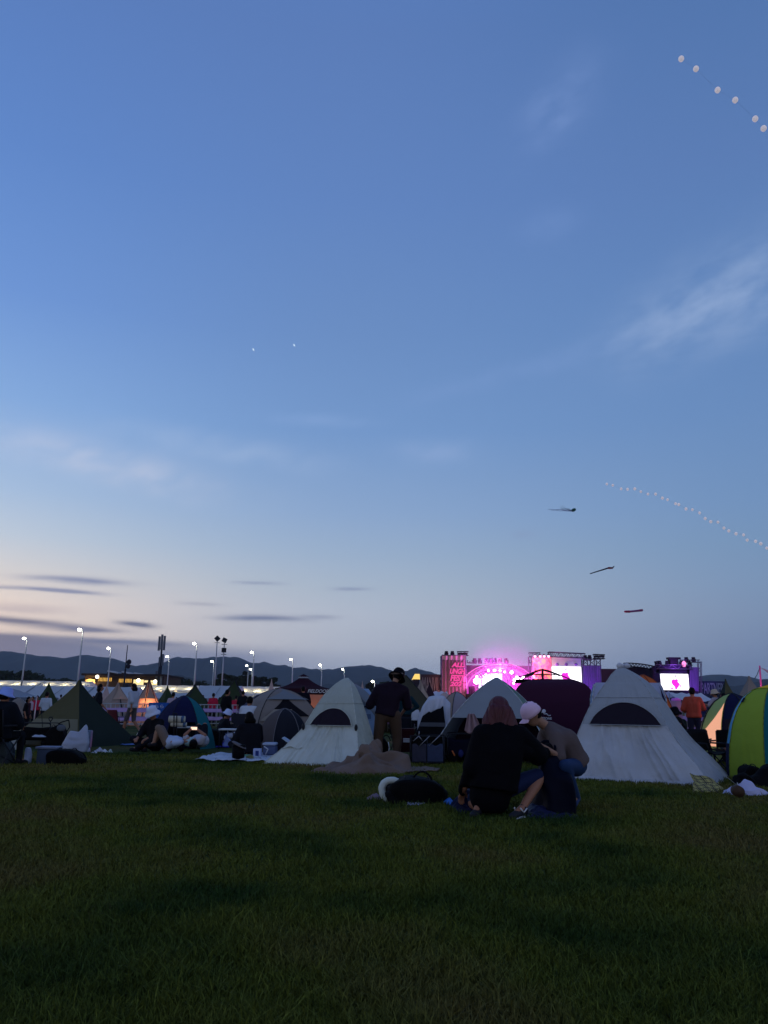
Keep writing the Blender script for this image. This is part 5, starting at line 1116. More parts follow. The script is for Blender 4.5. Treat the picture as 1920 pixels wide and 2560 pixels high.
t = thing('banner', 'blue cloth banner with white Japanese lettering tied to the barrier', 'banner', at(392, 29))
a, b = W(367, 1812, 29), W(424, 1757, 29); MB().grid(lambda u, v: (a.x + (b.x - a.x) * u, 29 + .03 * math.sin(u * 14 + v * 3), .05 + (b.z - .05) * v), 20, 10).build('cloth', fab('banner_blue', '1c50a0', .05), t)
for i, s_ in enumerate(('こちら', 'しし', 'テント', 'ださい')):
    text(s_, 'lettering', mat('banner_white', 'c8d0dc'), t, Vector((a.x + (b.x - a.x) * .42, 28.94, b.z - .13 - .22 * i)), .12, width=.5, yaw=R(0))

# --- left foreground
def wagon(label, x0, x1, ytop, ybot, m_, handle=True, rail=True):
    Y = depth(ybot, (x0 + x1) / 2); a, b = at(x0, Y), at(x1, Y); zt = W((x0 + x1) / 2, ytop, Y).z; t = thing('folding_wagon', label, 'wagon', ((a.x + b.x) / 2, Y + .25, 0))
    def fn(u, v):
        w_ = [(0, 0), (1, 0), (1, 1), (0, 1), (0, 0)]; i = min(3, int(u * 4)); f_ = u * 4 - i; x = w_[i][0] + (w_[i + 1][0] - w_[i][0]) * f_; y = w_[i][1] + (w_[i + 1][1] - w_[i][1]) * f_
        return (a.x + (b.x - a.x) * (x + (.5 - x) * .08 * (1 - v)), Y + .5 * y, .16 + (zt - .16) * v - .03 * math.sin(math.pi * f_) * v + .008 * mn.noise(Vector((u * 20, v * 5, 0))))
    MB().grid(fn, 48, 6).build('body', m_, t, True, solid=.006)
    MB().box((a.x + .04, Y + .02, .15), (b.x - .04, Y + .48, .17)).build('base', m_, t, False)
    m = MB()
    for x in (a.x, b.x):
        for y in (Y, Y + .5): m.tube((x, y, .1), (x, y, zt + .03), .012)
    if rail:
        for y in (Y, Y + .5): m.path([(a.x, y, zt + .03), (a.x + .03, y, zt + .08), (b.x - .03, y, zt + .08), (b.x, y, zt + .03)], .010)
    m.build('frame', dpole, t)
    for x in (a.x + .1, b.x - .1):
        for y in (Y + .03, Y + .47): MB().tube((x, y - .025, .085), (x, y + .025, .085), .085, n=20).build('wheel', mat('rubber', '0c0c0e', .8), t)
    if handle:
        p = Vector((b.x + .02, Y + .1, .2)); q = W(handle[0], handle[1], Y + .1); m = MB(); m.path([p, q - Vector((0, 0, .07)), q + Vector((-.045, 0, -.01)), q + Vector((-.03, 0, .03)), q + Vector((.03, 0, .03)), q + Vector((.045, 0, -.01)), q - Vector((0, 0, .07))], .011); m.build('handle', dpole, t)
    return t
wagon('black folding wagon with raised rails at the left, in front of the olive tepee', 32, 132, 1817, 1868, blk, (127, 1796))
def duffel(label, x0, x1, ytop, ybot, m_, cat='bag', name='duffel_bag', handle=None, seed=0, dpt=.3, group=None, pw=.7, nz=.07):
    Y = depth(ybot, (x0 + x1) / 2) + dpt * .5; a, b = at(x0, Y), at(x1, Y); zt = W((x0 + x1) / 2, ytop, Y).z; c_ = Vector(((a.x + b.x) / 2, Y, zt / 2)); t = thing(name, label, cat, (c_.x, Y, 0), group)
    w_ = (b.x - a.x) / 2
    def fn(u, v):
        a_ = 2 * math.pi * u; r = v; o_ = 1 + .10 * mn.noise(Vector((math.cos(a_) * 1.7, math.sin(a_) * 1.7, seed + .5)))
        ca, sa = math.cos(a_), math.sin(a_); sq = 1 / max(abs(ca), abs(sa)) ** .45
        x, y = ca * sq * o_ * w_ * min(1, r * 1.25) * (1 - .12 * max(0, .8 - r)), sa * sq * o_ * dpt / 2 * min(1, r * 1.25)
        q = Vector((x * 6, y * 6, seed * 2.7)); n_ = mn.noise(q) * .5 + abs(mn.noise(q * 2.3)) * -.5
        top = zt * (1 - .42 * abs(x / w_ + .06) ** 3.2 + .16 * mn.noise(Vector((x * 3.2, seed, 0))) + .09 * n_)
        z = top if r < .8 else top * (1 - ((r - .8) / .2) ** 1.6)
        bulge = 1 + .10 * math.sin(math.pi * min(1, max(0, (r - .8) / .2)))
        return Vector((c_.x + x * bulge, Y + y * bulge, max(.004, z - (0 if r > .8 else .10 * zt * (r / .8) ** 4))))
    MB().grid(fn, 48, 30).build('body', m_, t)
    m = MB()
    for k_ in (-.42, .40):      # seams and webbing
        m.path([Vector((c_.x + w_ * k_, Y - dpt / 2 * math.cos(i / 10 * math.pi) * 1.02, .02 + zt * .97 * math.sin(i / 10 * math.pi) ** .55)) for i in range(1, 10)], .007, 5)
    m.build('webbing', mat('webbing', '1c1c24', .6), t)
    if handle:
        h0, h1, hy = handle; p, q, r_ = W(h0, hy, Y), W(h1, hy, Y), W((h0 + h1) / 2, hy, Y); pts = [Vector((p.x + (q.x - p.x) * i / 12, Y - .05, zt * .82 + (r_.z - zt * .82) * math.sin(math.pi * i / 12) ** .6)) for i in range(13)]
        MB().path(pts, .011).build('handle', m_, t)
    return t
t = duffel('dark rucksack with a grey mesh panel standing beside the wagon', 126, 172, 1812, 1874, blk, name='rucksack', dpt=.25, pw=.8)
Yb = depth(1874, 150) - .02; MB().ell(W(153, 1820, Yb), (.10, .03, .07), None, 16, 10, .9).build('mesh_panel', greyn, t); MB().path([W(146, 1810, Yb), W(152, 1806, Yb), W(172, 1800, Yb), W(174, 1818, Yb), W(166, 1830, Yb)], .012).build('strap', blk, t)
t = thing('cooler_box', 'grey blue soft cooler box on the grass at left', 'cooler', at(115, depth(1912, 115) + .15)); Yc_ = depth(1912, 115)
bevel(pbox(MB(), 88, 1872, 140, 1912, Yc_, .28).build('body', mat('slate_nylon', '2c3a52', .7, .15, 8, .3, 14), t, False), .02)
bevel(pbox(MB(), 87, 1867, 141, 1872.5, Yc_ - .01, .30).build('lid', mat('pale_slate', '66708a', .7), t, False), .012)
crumple('cloth_bag', 'limp white bag leaning on the left side of the cooler box', 'bag', 84, 1911, 17, 46, plast, .18, 3, .2, pw=3)
crumple('white_bag', 'white bag lying on top of the cooler box', 'bag', 106, 1886, 34, 8, plast, .16, 5, .3, lift=W(106, 1869, 12.4).z)
duffel('black duffel bag lying between the cooler box and the olive tepee', 138, 222, 1872, 1913, blk, seed=2, dpt=.35)
# plastic carrier bag with its mouth standing up
Yq = depth(1895, 180)
def pb(u, v):
    a = 2 * math.pi * u; r = 1 - .5 * max(0, v - .35) - .25 * max(0, v - .6); q = W(184 + 12 * v + 34 * r * math.cos(a), 1879 - 54 * v - 6 * math.sin(a * 2 + 1) * v, Yq + .13 * r * math.sin(a)); n_ = mn.noise(Vector((u * 5, v * 4, 3))); return q + Vector((.03 * n_, .03 * n_, .02 * n_ - .06 * v * math.cos(a) * -1))
o = MB().grid(pb, 36, 20).build('plastic_bag', plast, None, True, solid=.002, loc=at(184, Yq)); single(o, 'white plastic carrier bag puffed up on top of the black duffel bag', 'plastic bag')
t = thing('cooler_bag', 'pale grey cooler bag with a red stripe behind the plastic bag', 'cooler', at(213, depth(1872, 213) + .1)); Yr = depth(1872, 213)
bevel(pbox(MB(), 200, 1826, 226, 1872, Yr, .2).build('body', mat('pale_grey_bag', '5c6c84', .6), t, False), .03); pbox(MB(), 217, 1833, 221, 1866, Yr - .006, .004).build('stripe', mat('red_stripe', '701828'), t, False)
crumple('plastic_bag', 'small clear plastic bag ball at the foot of the pale cooler bag', 'plastic bag', 224, 1880, 22, 24, plast, .15, 9, .3)
for i, (px, py, w_, h_, lb) in enumerate([(247, 1884, 16, 7, 'flattened white cup lying leftmost of the litter'), (258, 1880, 24, 14, 'crumpled greyish wrapper among the litter right of the duffel bag'), (273, 1882, 16, 12, 'crumpled white wrapper with folds among the litter'), (286, 1882, 13, 11, 'round pale plastic lid at the right end of the litter')]):
    crumple('litter', lb, 'litter', px, py, w_, h_, [whitep, plast, whitep, mat('pale_aqua', '98acb0', .4)][i], .1, i + 20, .4)
def mat_sheet(label, pts, m_, name='ground_sheet', h=.012, cat='ground sheet', seed=0, amp=.012, n=22):
    cor = [G(*p) for p in pts]; cen = sum(cor, Vector()) / 4
    o = MB().grid(lambda u, v: cor[0].lerp(cor[1], u).lerp(cor[3].lerp(cor[2], u), v) + Vector((0, 0, h + amp * (1 + mn.noise(Vector((u * 7, v * 5, seed))) + mn.noise(Vector((u * 17, v * 9, seed + 5))) * .6))), n, n).build(name, m_, None, True, solid=.004, loc=cen)
    return single(o, label, cat)
mat_sheet('flat blue mat on the grass left of the person lying down', [(300, 1864), (368, 1865), (366, 1858), (312, 1858)], mat('mat_blue', '3c64a0', .7, .5, 20), 'mat', cat='mat')
mat_sheet('deep blue leisure sheet under the person with the phone', [(455, 1870), (575, 1870), (560, 1854), (470, 1856)], mat('sheet_blue', '1c1c90', .7, .2, 6), 'ground_sheet')

duffel('grey green round backpack at the feet of the person in the pale blue bucket hat', -60, 44, 1840, 1914, mat('grey_green_nylon', '2a343a', .8, .2, 8, .4, 12), name='backpack', seed=11, dpt=.35)
# --- trolley, low tables, bags around the beach tent
Yt = 17.4; t = thing('trolley', 'black luggage trolley carrying two rolled pale mats in front of the beach tent', 'trolley', at(442, Yt))
m = MB(); 
for x in (435, 442): m.tube(W(x, 1784, Yt), zf(W(x, 1862, Yt), .08), .012)
m.tube(W(434, 1784, Yt), W(443, 1784, Yt), .014); pbox(m, 428, 1852, 462, 1856, Yt, .25); m.build('frame', dpole, t, False)
for py, r_, ex in ((1798, .075, 0), (1811, .05, 4)):
    a, b = W(423 + ex, py, Yt + .1), W(462 + ex, py + 1, Yt + .1); MB().tube(a, b, r_, n=20).build('rolled_mat', mat('cream_foam', 'b0ac9c', .7, .1, 30), t); MB().tube(a.lerp(b, .8), a.lerp(b, .98), r_ + .003, n=20).build('mat_end', mat('blue_foam', '3c5474'), t)
pbox(MB(), 432, 1822, 470, 1850, Yt + .02, .3).build('black_case', blk, t, False)
for x in (430, 460): q = at(x, Yt, .06); MB().tube(q, q + Vector((0, .04, 0)), .06, n=16).build('wheel', mat('rubber', '0c0c0e'), t)
def low_table(label, x0, x1, py, Y, m_, hb=None):
    a, b = W(x0, py, Y), W(x1, py, Y); t = thing('low_table', label, 'table', ((a.x + b.x) / 2, Y + .2, 0)); bevel(MB().box((a.x, Y, a.z - .035), (b.x, Y + .4, a.z)).build('table_top', m_, t, False), .01)
    for x in (a.x + .03, b.x - .03):
        for y in (Y + .03, Y + .37): MB().tube((x, y, 0), (x, y, a.z - .035), .012).build('leg', dpole, t)
low_table('low white camping table in front of the crouching person', 546, 598, 1822, 18.6, whitep)
low_table('low pale table edge behind the rolled mats', 442, 478, 1816, 18.2, whitep)
t = duffel('brown tote bag with two upright handles on the low white table', 576, 598, 1808, 1838, mat('tote_brown', '4a444c', .7), name='tote_bag', handle=(581, 593, 1800), dpt=.18, pw=.5)
duffel('black stuffed backpack beside the lying person with the phone', 523, 560, 1822, 1868, blk, name='backpack', seed=4, dpt=.3, pw=.8)
crumple('jacket', 'pale blue and white garment heaped left of the black bucket', 'clothing', 570, 1868, 28, 36, mat('pale_blue_cloth', '8494c0', .8, .2, 5), .3, 12, .3)
t = duffel('grey leather look backpack on the back of the black haired sitter', 599, 632, 1809, 1846, greyn, name='backpack', dpt=.16, pw=.45, nz=.03)
t.location.z += .30; t.location.y -= .95; t.location.x += .05
t = thing('bucket', 'tall black bin with a folded rim standing at the edge of the white sheet', 'bin', G(592, 1904) + Vector((0, .12, 0))); g_ = Vector(t.location); m = MB()
prof = [(.105, 0), (.11, .02), (.125, .26), (.13, .28), (.122, .285), (.115, .26), (.1, .03)]
for i in range(len(prof) - 1): m.tube(g_ + Vector((0, 0, prof[i][1])), g_ + Vector((0, 0, prof[i + 1][1] + 1e-4)), prof[i][0], prof[i + 1][0], 24)
m.build('body', blk, t); MB().tube(g_ + Vector((0, 0, .275)), g_ + Vector((.01, 0, .295)), .15, .135, 24).build('rim', mat('rim_grey', '5a5458'), t)
mat_sheet('rumpled white sheet with blue print spread on the grass left of the sage tent', [(488, 1905), (700, 1910), (712, 1890), (540, 1888)], mat('sheet_white', 'a8b0be', .8, .25, 3, .5, 6), amp=.03, h=.02, n=50)
for px, w_, cl_, lb in ((612, 22, '3c4c40', 'dark green cloth heap on the white sheet'), (632, 26, '6c6c44', 'yellow green crumpled packet on the white sheet')): crumple('cloth', lb, 'cloth', px, 1903, w_, 15 if px == 612 else 21, mat('h' + cl_, cl_, .8, .3, 20), .14, px, .3)
t = thing('cooler_bag', 'grey blue cooler bag with a whitish lid in front of the charcoal dome', 'cooler', at(672, 15.9)); bevel(pbox(MB(), 656, 1864, 690, 1889, 15.7, .3).build('body', mat('cooler_blue', '48567a', .7), t, False), .04); bevel(pbox(MB(), 655, 1857, 690, 1864, 15.68, .33).build('lid', mat('cooler_lid', '98a4b8', .6), t, False), .03)
MB().path([W(660, 1866, 15.66), W(670, 1873, 15.6), W(664, 1886, 15.66)], .012).build('strap', whitep, t)
t = thing('carton', 'white and blue drink carton pack beside the grey blue cooler', 'carton', at(642, 15.4)); bevel(pbox(MB(), 632, 1872, 652, 1893, 15.2, .15).build('body', mat('carton_white', 'a4aed0', .6), t, False), .006); pbox(MB(), 638, 1877, 647, 1893, 15.194, .004).build('blue_print', mat('print_blue', '2c3c78'), t, False)
t = thing('folding_stand', 'pale slanted board leaning behind the skirt of the sage tent', 'board', at(714, 16)); MB().prism([W(704, 1846, 16), W(707, 1843, 16), W(726, 1855, 16), W(722, 1859, 16)], (0, .3, 0)).build('board', mat('aqua_white', 'a4b8cc'), t, False); MB().tube(at(716, 16.1), W(716, 1852, 16.1), .02).build('leg', dpole, t)

for px, py, cl_, lb in ((606, 1898, '5c8c70', 'green plastic bottle lying beside the black bin'), (622, 1902, '90a0b0', 'clear drink bottle on the edge of the white sheet'), (470, 1868, 'a0a8b0', 'drink bottle beside the person with the phone')):
    g_ = G(px, py); t = thing('bottle', lb, 'bottle', g_); pm = mat('bottle' + cl_, cl_, .25, .05); g2 = g_ + Vector((0, 0, .055)); MB().caps(g2, g2 + Vector((.15, .02, 0)), .033).build('body', pm, t); MB().tube(g2 + Vector((.17, .023, 0)), g2 + Vector((.22, .03, 0)), .016, .013).build('neck', pm, t)
# --- the collapsed tent lying in the centre
ob = crumple('collapsed_tent', 'collapsed tan tent fabric heaped on the grass in front of the standing man', 'tent fabric', 905, 1938, 236, 66, fab('tan_fabric', '6e5e56', .1, .8, .3), 1.5, 31, .62, sx=.38, n=170, out=lambda x, y: (.62 * math.exp(-((x - .14) ** 2) / .035) - .08 * (1 - .5 * abs(x)) + (.10 * math.sin(x * 5 + y * 14) + .05 * math.sin(x * 9 - y * 31)) * (1 - x * x)) * max(0, 1 - x * x - y * y) ** .35, pw=5)
mat_sheet('thin flat tail of the tan tent fabric lying toward the black duffel bag', [(985, 1935), (1095, 1931), (1100, 1925), (1005, 1918)], fab('tan_fabric', '8c7468'), 'fabric_tail', cat='tent fabric', amp=.02)
t = duffel('black bag with a pale cord standing behind the legs of the standing man', 925, 972, 1843, 1893, blk, name='tote_bag', handle=(955, 976, 1838), dpt=.25, pw=.7); MB().path([W(971, 1855, 14.6), W(973, 1870, 14.55), W(970, 1887, 14.6)], .006).build('cord', whitep, t)
t = thing('storage_box', 'dark red storage box with a white slatted crate beside the standing man', 'box', at(1018, 15.6)); pbox(MB(), 1002, 1822, 1036, 1880, 15.5, .35).build('body', mat('dark_red_box', '2c0c14', .7, .2), t, False)
m = MB(); 
for i in range(3): pbox(m, 1008, 1846 + i * 3.6, 1024, 1848.4 + i * 3.6, 15.46, .03)
m.build('white_slats', whitep, t, False)
# folding cart with crossing tubes and grey pockets
Yf = depth(1912, 1070); t = thing('camp_cart', 'folded camp cart with crossing bright tubes and grey mesh pockets below the towel draped tent', 'camp cart', at(1070, Yf + .2))
for x0, x1, cl_ in ((1030, 1066, '2b2c3e'), (1068, 1108, '2a3450')):
    a, b = W(x0, 1905, Yf), W(x1, 1862, Yf); MB().grid(lambda u, v: (a.x + (b.x - a.x) * u, Yf - .02 * math.sin(math.pi * u) * (1 + .6 * mn.noise(Vector((u * 4, v * 3, x0)))), a.z + (b.z - a.z) * v + .02 * math.sin(u * 9) * v), 14, 12).build('pocket', mat('pocket' + cl_, cl_, .8, .3, 6, .4, 12), t, True, solid=.01)
m = MB()
for p, q in (((1033, 1853), (1047, 1840)), ((1047, 1840), (1056, 1852)), ((1048, 1866), (1074, 1840)), ((1072, 1865), (1100, 1838)), ((1047, 1840), (1048, 1828))): m.tube(W(*p, Yf - .05), W(*q, Yf - .05), .008, n=6)
m.build('bright_tubes', steel, t)
m = MB()
for x in (1026, 1068, 1110): m.tube(at(x, Yf + .02, .05), W(x, 1838, Yf + .02), .012)
m.tube(W(1026, 1905, Yf), W(1110, 1908, Yf), .012); m.tube(W(1026, 1840, Yf + .03), W(1110, 1838, Yf + .03), .012); m.build('frame', dpole, t)
pbox(MB(), 1030, 1842, 1106, 1900, Yf + .06, .35).build('cart_body', blk, t, False)
for x in (1034, 1102): q = at(x, Yf + .05, .07); MB().tube(q, q + Vector((0, .05, 0)), .07, n=16).build('wheel', mat('rubber', '0c0c0e'), t)
t = wagon('dark navy wagon packed with gear right of the camp cart', 1118, 1188, 1846, 1910, mat('navy_nylon', '080a1e', .7, .3, 8), None); MB().caps(W(1131, 1878, depth(1910, 1150) - .01), W(1136, 1888, depth(1910, 1150) - .01), .014).build('orange_tag', mat('orange_tag', 'c06838'), t)
MB().ell(W(1152, 1884, depth(1910, 1150)), (.05, .03, .07)).build('blue_pouch', mat('blue_pouch', '141c58'), t)
# white towel over the black fronted tent
Yw = 15.75
def towel(u, v):
    x = 1044 + 82 * u; ridge = np.interp(u, [0, .15, .35, .6, .8, 1], [1800, 1766, 1742, 1738, 1740, 1758]); drop = np.interp(u, [0, .15, .4, .7, .78, .88, 1], [24, 24, 40, 32, 24, 86, 48]); 
    return W(x, ridge + drop * v, Yw - .05 - .10 * v + .35 * max(0, .25 - v) + .03 * math.sin(u * 26 + v * 2) * v)
o = MB().grid(towel, 50, 16).build('towel', whitef, None, True, solid=.004, loc=at(1085, Yw)); single(o, 'white towel draped over the top of the black fronted dome tent', 'towel')
def hang(u, v): return W(1178 + (u - .5) * (16 + 26 * v) + 4 * v, 1784 + 42 * v + 8 * math.sin(u * 5) * v, 14.0 + .03 * math.sin(u * 16))
o = MB().grid(hang, 20, 12).build('hanging_shirt', fab('hung_pink', '9c8088', .2), None, True, solid=.004, loc=at(1178, 14)); single(o, 'pale shirt hanging in the open front of the big grey peaked tent', 'shirt')
def hang2(u, v): return W(1189 + (u - .5) * 14, 1812 + 48 * v, 14.2 + .02 * math.sin(u * 12))
o = MB().grid(hang2, 12, 10).build('hanging_towel', fab('hung_grey', '6c6478', .2), None, True, solid=.004, loc=at(1189, 14.2)); single(o, 'narrow greyish towel hanging below the pale shirt', 'towel')

# --- centre foreground bags
Yd = depth(2010, 1050)
t = duffel('large black duffel bag with an upright handle on the grass in the foreground', 972, 1112, 1941, 2012, blk, handle=(1030, 1080, 1928), seed=6, dpt=.42, pw=.85, nz=.10)
crumple('side_pouch', '', None, 990, 2012, 40, 60, blk, .2, 8, .3, parent=t)
Yn = Yd + .12; m = MB(); cs_ = [(966, 1998), (957, 1984), (954, 1970), (959, 1958), (970, 1951), (984, 1950), (996, 1955)]
for i in range(6): m.caps(W(*cs_[i], Yn), W(*cs_[i + 1], Yn), .042 - .001 * i, .041 - .001 * i)
o = remesh(m.build('pillow', mat('pillow_white', 'b4bcb8', .8, .08, 5, .3, 12), None, loc=at(968, Yn)), .012, 3); single(o, 'white curved neck pillow leaning against the left of the black duffel bag', 'pillow')
crumple('paper_bag', 'pinkish crumpled paper bag at the left of the white pillow', 'paper', 943, 2001, 44, 18, mat('dusty_pink', '6c5c68', .8, .2), .2, 15, .4)
mat_sheet('white paper sheet corner sticking out under the black duffel bag', [(1018, 2018), (1050, 2018), (1082, 2004), (1022, 2003)], mat('paper_white', '8a8ca4', .8), 'paper_sheet', cat='paper')
crumple('clothes', 'light blue and white clothes tucked behind the right end of the black duffel bag', 'clothing', 1098, 1990, 34, 32, mat('blue_white', '7484b8', .8, .4, 8), .2, 17, .4)
crumple('clothes', 'low heap of bright blue and white cloth between the duffel bag and the crouching woman', 'clothing', 1122, 2013, 36, 20, mat('bright_blue_cloth', '2c6cc0', .7, .5, 8), .2, 19, .4)
crumple('sleeping_bag', 'dark navy sleeping bag trailing left of the crouching woman', 'sleeping bag', 1168, 2034, 96, 70, mat('navy_nylon2', '0a0e2c', .6, .3, 6, .4, 10), .55, 23, .35, n=70)
crumple('tent_bundle', 'tall dark navy bundle between the crouching woman and the pink capped man', 'bundle', 1372, 2042, 104, 176, mat('navy_bundle', '05071a', .6, .3, 6, .5, 8), .6, 27, .12, n=90, pw=3.2)
crumple('blue_cloth', 'low deep blue fabric spread on the grass under the crouching pair', 'fabric', 1352, 2048, 140, 30, mat('deep_blue_cloth', '080e38', .6, .3, 6), .5, 29, .4, n=70)
# --- right foreground
t = thing('plaid_blanket', 'yellow plaid blanket folded at the right corner of the largest pale tent', 'blanket', G(1760, 1975))
def plaid():
    m = bpy.data.materials.new('yellow_plaid'); m.use_nodes = True; q = m.node_tree; p = q.nodes['Principled BSDF']; p.inputs['Roughness'].default_value = .9
    g_ = q.nodes.new('ShaderNodeTexCoord'); col = None; prev = None
    for i, (d_, sc_, th) in enumerate((('X', 3.2, .93), ('Y', 3.6, .93), ('X', 6.4, .955))):
        w_ = q.nodes.new('ShaderNodeTexWave'); w_.bands_direction = d_; w_.inputs['Scale'].default_value = sc_; q.links.new(g_.outputs['UV' if False else 'Object'], w_.inputs['Vector'])
        cm_ = q.nodes.new('ShaderNodeMath'); cm_.operation = 'GREATER_THAN'; cm_.inputs[1].default_value = th; q.links.new(w_.outputs['Fac'], cm_.inputs[0])
        if prev is None: prev = cm_.outputs[0]
        else:
            mx_ = q.nodes.new('ShaderNodeMath'); mx_.operation = 'MAXIMUM'; q.links.new(prev, mx_.inputs[0]); q.links.new(cm_.outputs[0], mx_.inputs[1]); prev = mx_.outputs[0]
    mx = q.nodes.new('ShaderNodeMix'); mx.data_type = 'RGBA'; mx.inputs[6].default_value = c('988c4c'); mx.inputs[7].default_value = c('241a1a'); q.links.new(prev, mx.inputs[0]); q.links.new(mx.outputs[2], p.inputs['Base Color'])
    return m
Ypl = 10.75
MB().grid(lambda u, v: W(1724 + 22 * v + (58 + 16 * v) * u, 1934 + 14 * u + 36 * v + 2 * math.sin(u * 7 + v * 4), Ypl - .35 * v + .04 * math.sin(u * 6)), 24, 16).build('upper_fold', plaid(), t, True, solid=.01)
MB().grid(lambda u, v: W(1732 + 66 * u, 1956 + 26 * v + 6 * math.sin(u * 3) * (1 - v), Ypl - .3 - .25 * v + .03 * math.sin(u * 9)), 20, 12).build('lower_fold', MATS.setdefault('yp', bpy.data.materials['yellow_plaid']), t, True, solid=.01)
crumple('white_jacket', 'crumpled white jacket lying on the grass right of the plaid blanket', 'clothing', 1850, 1990, 92, 50, mat('jacket_white', 'a8a8c8', .75, .1, 4, .5, 8), .45, 33, .45, n=80)
crumple('white_cloth', 'smaller white cloth corner at the left of the crumpled white jacket', 'cloth', 1812, 1988, 48, 28, mat('jacket_white', 'a8a8c8'), .25, 35, .4, n=50)
t = thing('basket', 'round brown drum shaped bag in front of the crumpled white jacket', 'bag', G(1848, 1996)); g_ = G(1848, 1996); q = W(1848, 1980, g_.y - .02); MB().tube(q, q + Vector((.01, .10, .01)), .066, .066, 26).build('body', mat('brown_leather', '3c2a1e', .7, .3, 20), t)
crumple('black_blanket', 'heap of black blankets before the lime beach tent at the right edge', 'blanket', 1896, 1972, 150, 74, blk, .7, 37, .3, n=90, out=lambda x, y: .12 * math.sin(x * 6))
duffel('black bag lying against the lower edge of the lime beach tent', 1836, 1880, 1912, 1960, blk, seed=9, dpt=.3)
# --- folding chairs between the right hand tents
def chair(label, px, Y, rz, m_, sc_=1.0):
    g_ = at(px, Y); t = thing('camp_chair', label, 'camp chair', g_, 'dark folding camp chairs'); rt = Matrix.Rotation(rz, 3, 'Z')
    T_ = lambda x, y, z: rt @ Vector((x, y, z)) * sc_ * .74 + g_
    m = MB()
    for s_ in (-1, 1): m.tube(T_(s_ * .28, -.25, 0), T_(s_ * .24, .25, .45), .012); m.tube(T_(s_ * .28, .25, 0), T_(s_ * .24, -.25, .45), .012); m.tube(T_(s_ * .26, .25, .45), T_(s_ * .28, .36, .85), .012); m.tube(T_(s_ * .29, -.25, .62), T_(s_ * .29, .28, .62), .014); m.tube(T_(s_ * .24, -.25, .45), T_(s_ * .29, -.24, .62), .01)
    m.tube(T_(-.28, -.25, .02), T_(.28, .25, .4), .01); m.tube(T_(.28, -.25, .02), T_(-.28, .25, .4), .01); m.build('frame', dpole, t)
    MB().grid(lambda u, v: T_(-.25 + .5 * u, -.25 + .5 * v, .44 - .05 * math.sin(math.pi * u)), 10, 8).build('seat', m_, t, solid=.01)
    MB().grid(lambda u, v: T_(-.27 + .54 * u, .25 + .11 * v + .04 * math.sin(math.pi * u), .46 + .42 * v), 10, 8).build('backrest', m_, t, solid=.01)
chair('dark folding chair under the person in the pale blue bucket hat at the left edge', 0, 12.78, math.pi + R(-6), blk, 1.38)
chair('dark folding chair nearest the right edge of the largest pale tent', 1765, 13.6, R(20), blk); chair('dark folding chair behind, near the navy beach tent', 1738, 15.6, R(150), dgrey); chair('dark low chair by the lower corner of the pale green tent', 1802, 14.6, R(-40), blk)
t = thing('storage_bin', 'clear plastic bin lit pink from behind, left of the orange shirted man', 'bin', at(1688, 21)); bevel(pbox(MB(), 1676, 1752, 1704, 1800, 21, .4).build('body', mat('clear_bin', '9c8cb0', .3, .1, 5, 0, 1, .5), t, False), .02)
MB().ell(W(1690, 1750, 21.2), (.12, .1, .06), nz=.3).build('pink_cloth', mat('pink_cloth', 'c070d0'), t)
pbox(MB(), 1676, 1800, 1704, 1850, 21, .4).build('stand', dpole, t, False)
wing('dark navy tarp behind the orange shirted man', [(1742, 1792, 0), (1800, 1800, 0), (1786, 1772, 1), (1744, 1764, 1)], 22, navy, (0, 1, 2, 3))
crumple('blue_bag', 'dark violet bag on the ground between the folding chairs', 'bag', 1778, 1903, 56, 36, mat('violet_bag', '1e1e44', .7, .2), .4, 41, .3)
for i, (px, py) in enumerate([(1378, 1946), (1510, 1950)]):
    crumple('clutter', ['', 'small pinkish litter under the hem of the largest pale tent'][i] or 'dark scrap of cloth at the left hem of the largest pale tent', 'litter', px + (110 if i == 0 else 0), py, 22, 9, mat('litter_pink', '5c4c58'), .12, 50 + i, .4)

# camp clutter between the tents
rs = random.Random(11); cl_m = [blk, mat('clut_navy', '10142c'), mat('clut_grey', '343a46'), mat('clut_white', '9098a8'), mat('clut_brown', '2c221e'), mat('clut_red', '401018')]
for i, (px, py, w_, h_) in enumerate([(240, 1836, 26, 22), (262, 1828, 22, 26), (284, 1832, 24, 34), (236, 1812, 20, 16), (310, 1822, 16, 14), (70, 1826, 24, 16), (96, 1818, 18, 18), (478, 1848, 26, 26), (545, 1850, 24, 30), (566, 1838, 20, 24), (590, 1852, 22, 22), (640, 1882, 26, 16), (700, 1878, 22, 14), (1000, 1868, 26, 40), (1024, 1850, 22, 40), (1140, 1880, 26, 40), (1196, 1890, 34, 36), (1690, 1862, 34, 50), (1720, 1880, 34, 44), (1745, 1862, 30, 56), (1760, 1890, 26, 28), (1790, 1878, 34, 36), (1716, 1845, 24, 40), (1806, 1902, 30, 24), (1700, 1835, 20, 26), (1770, 1850, 22, 26)]):
    right = px > 900
    crumple('gear_bag', 'dark heap of camping gear between the tents right of the centre' if right else 'heap of camping gear between the tents left of the centre', 'camping gear', px, py, w_, h_, cl_m[(0 if right and i % 2 else rs.randrange(6))], .35, 60 + i, .3, group='gear heaps among the right tents' if right else 'gear heaps among the left tents', n=24, pw=3)
for px, Y, rz, m_, lb in ((300, 27, 2.6, mat('chair_red', '501420'), 'dark red camp chair behind the walking woman in white'), (612, 19.5, .4, dgrey, 'dark camp chair beside the seated person in the white shirt'), (1008, 18, 2.9, dgrey, 'dark camp chair behind the legs of the standing man')):
    chair(lb, px, Y, rz, m_, 1.2)

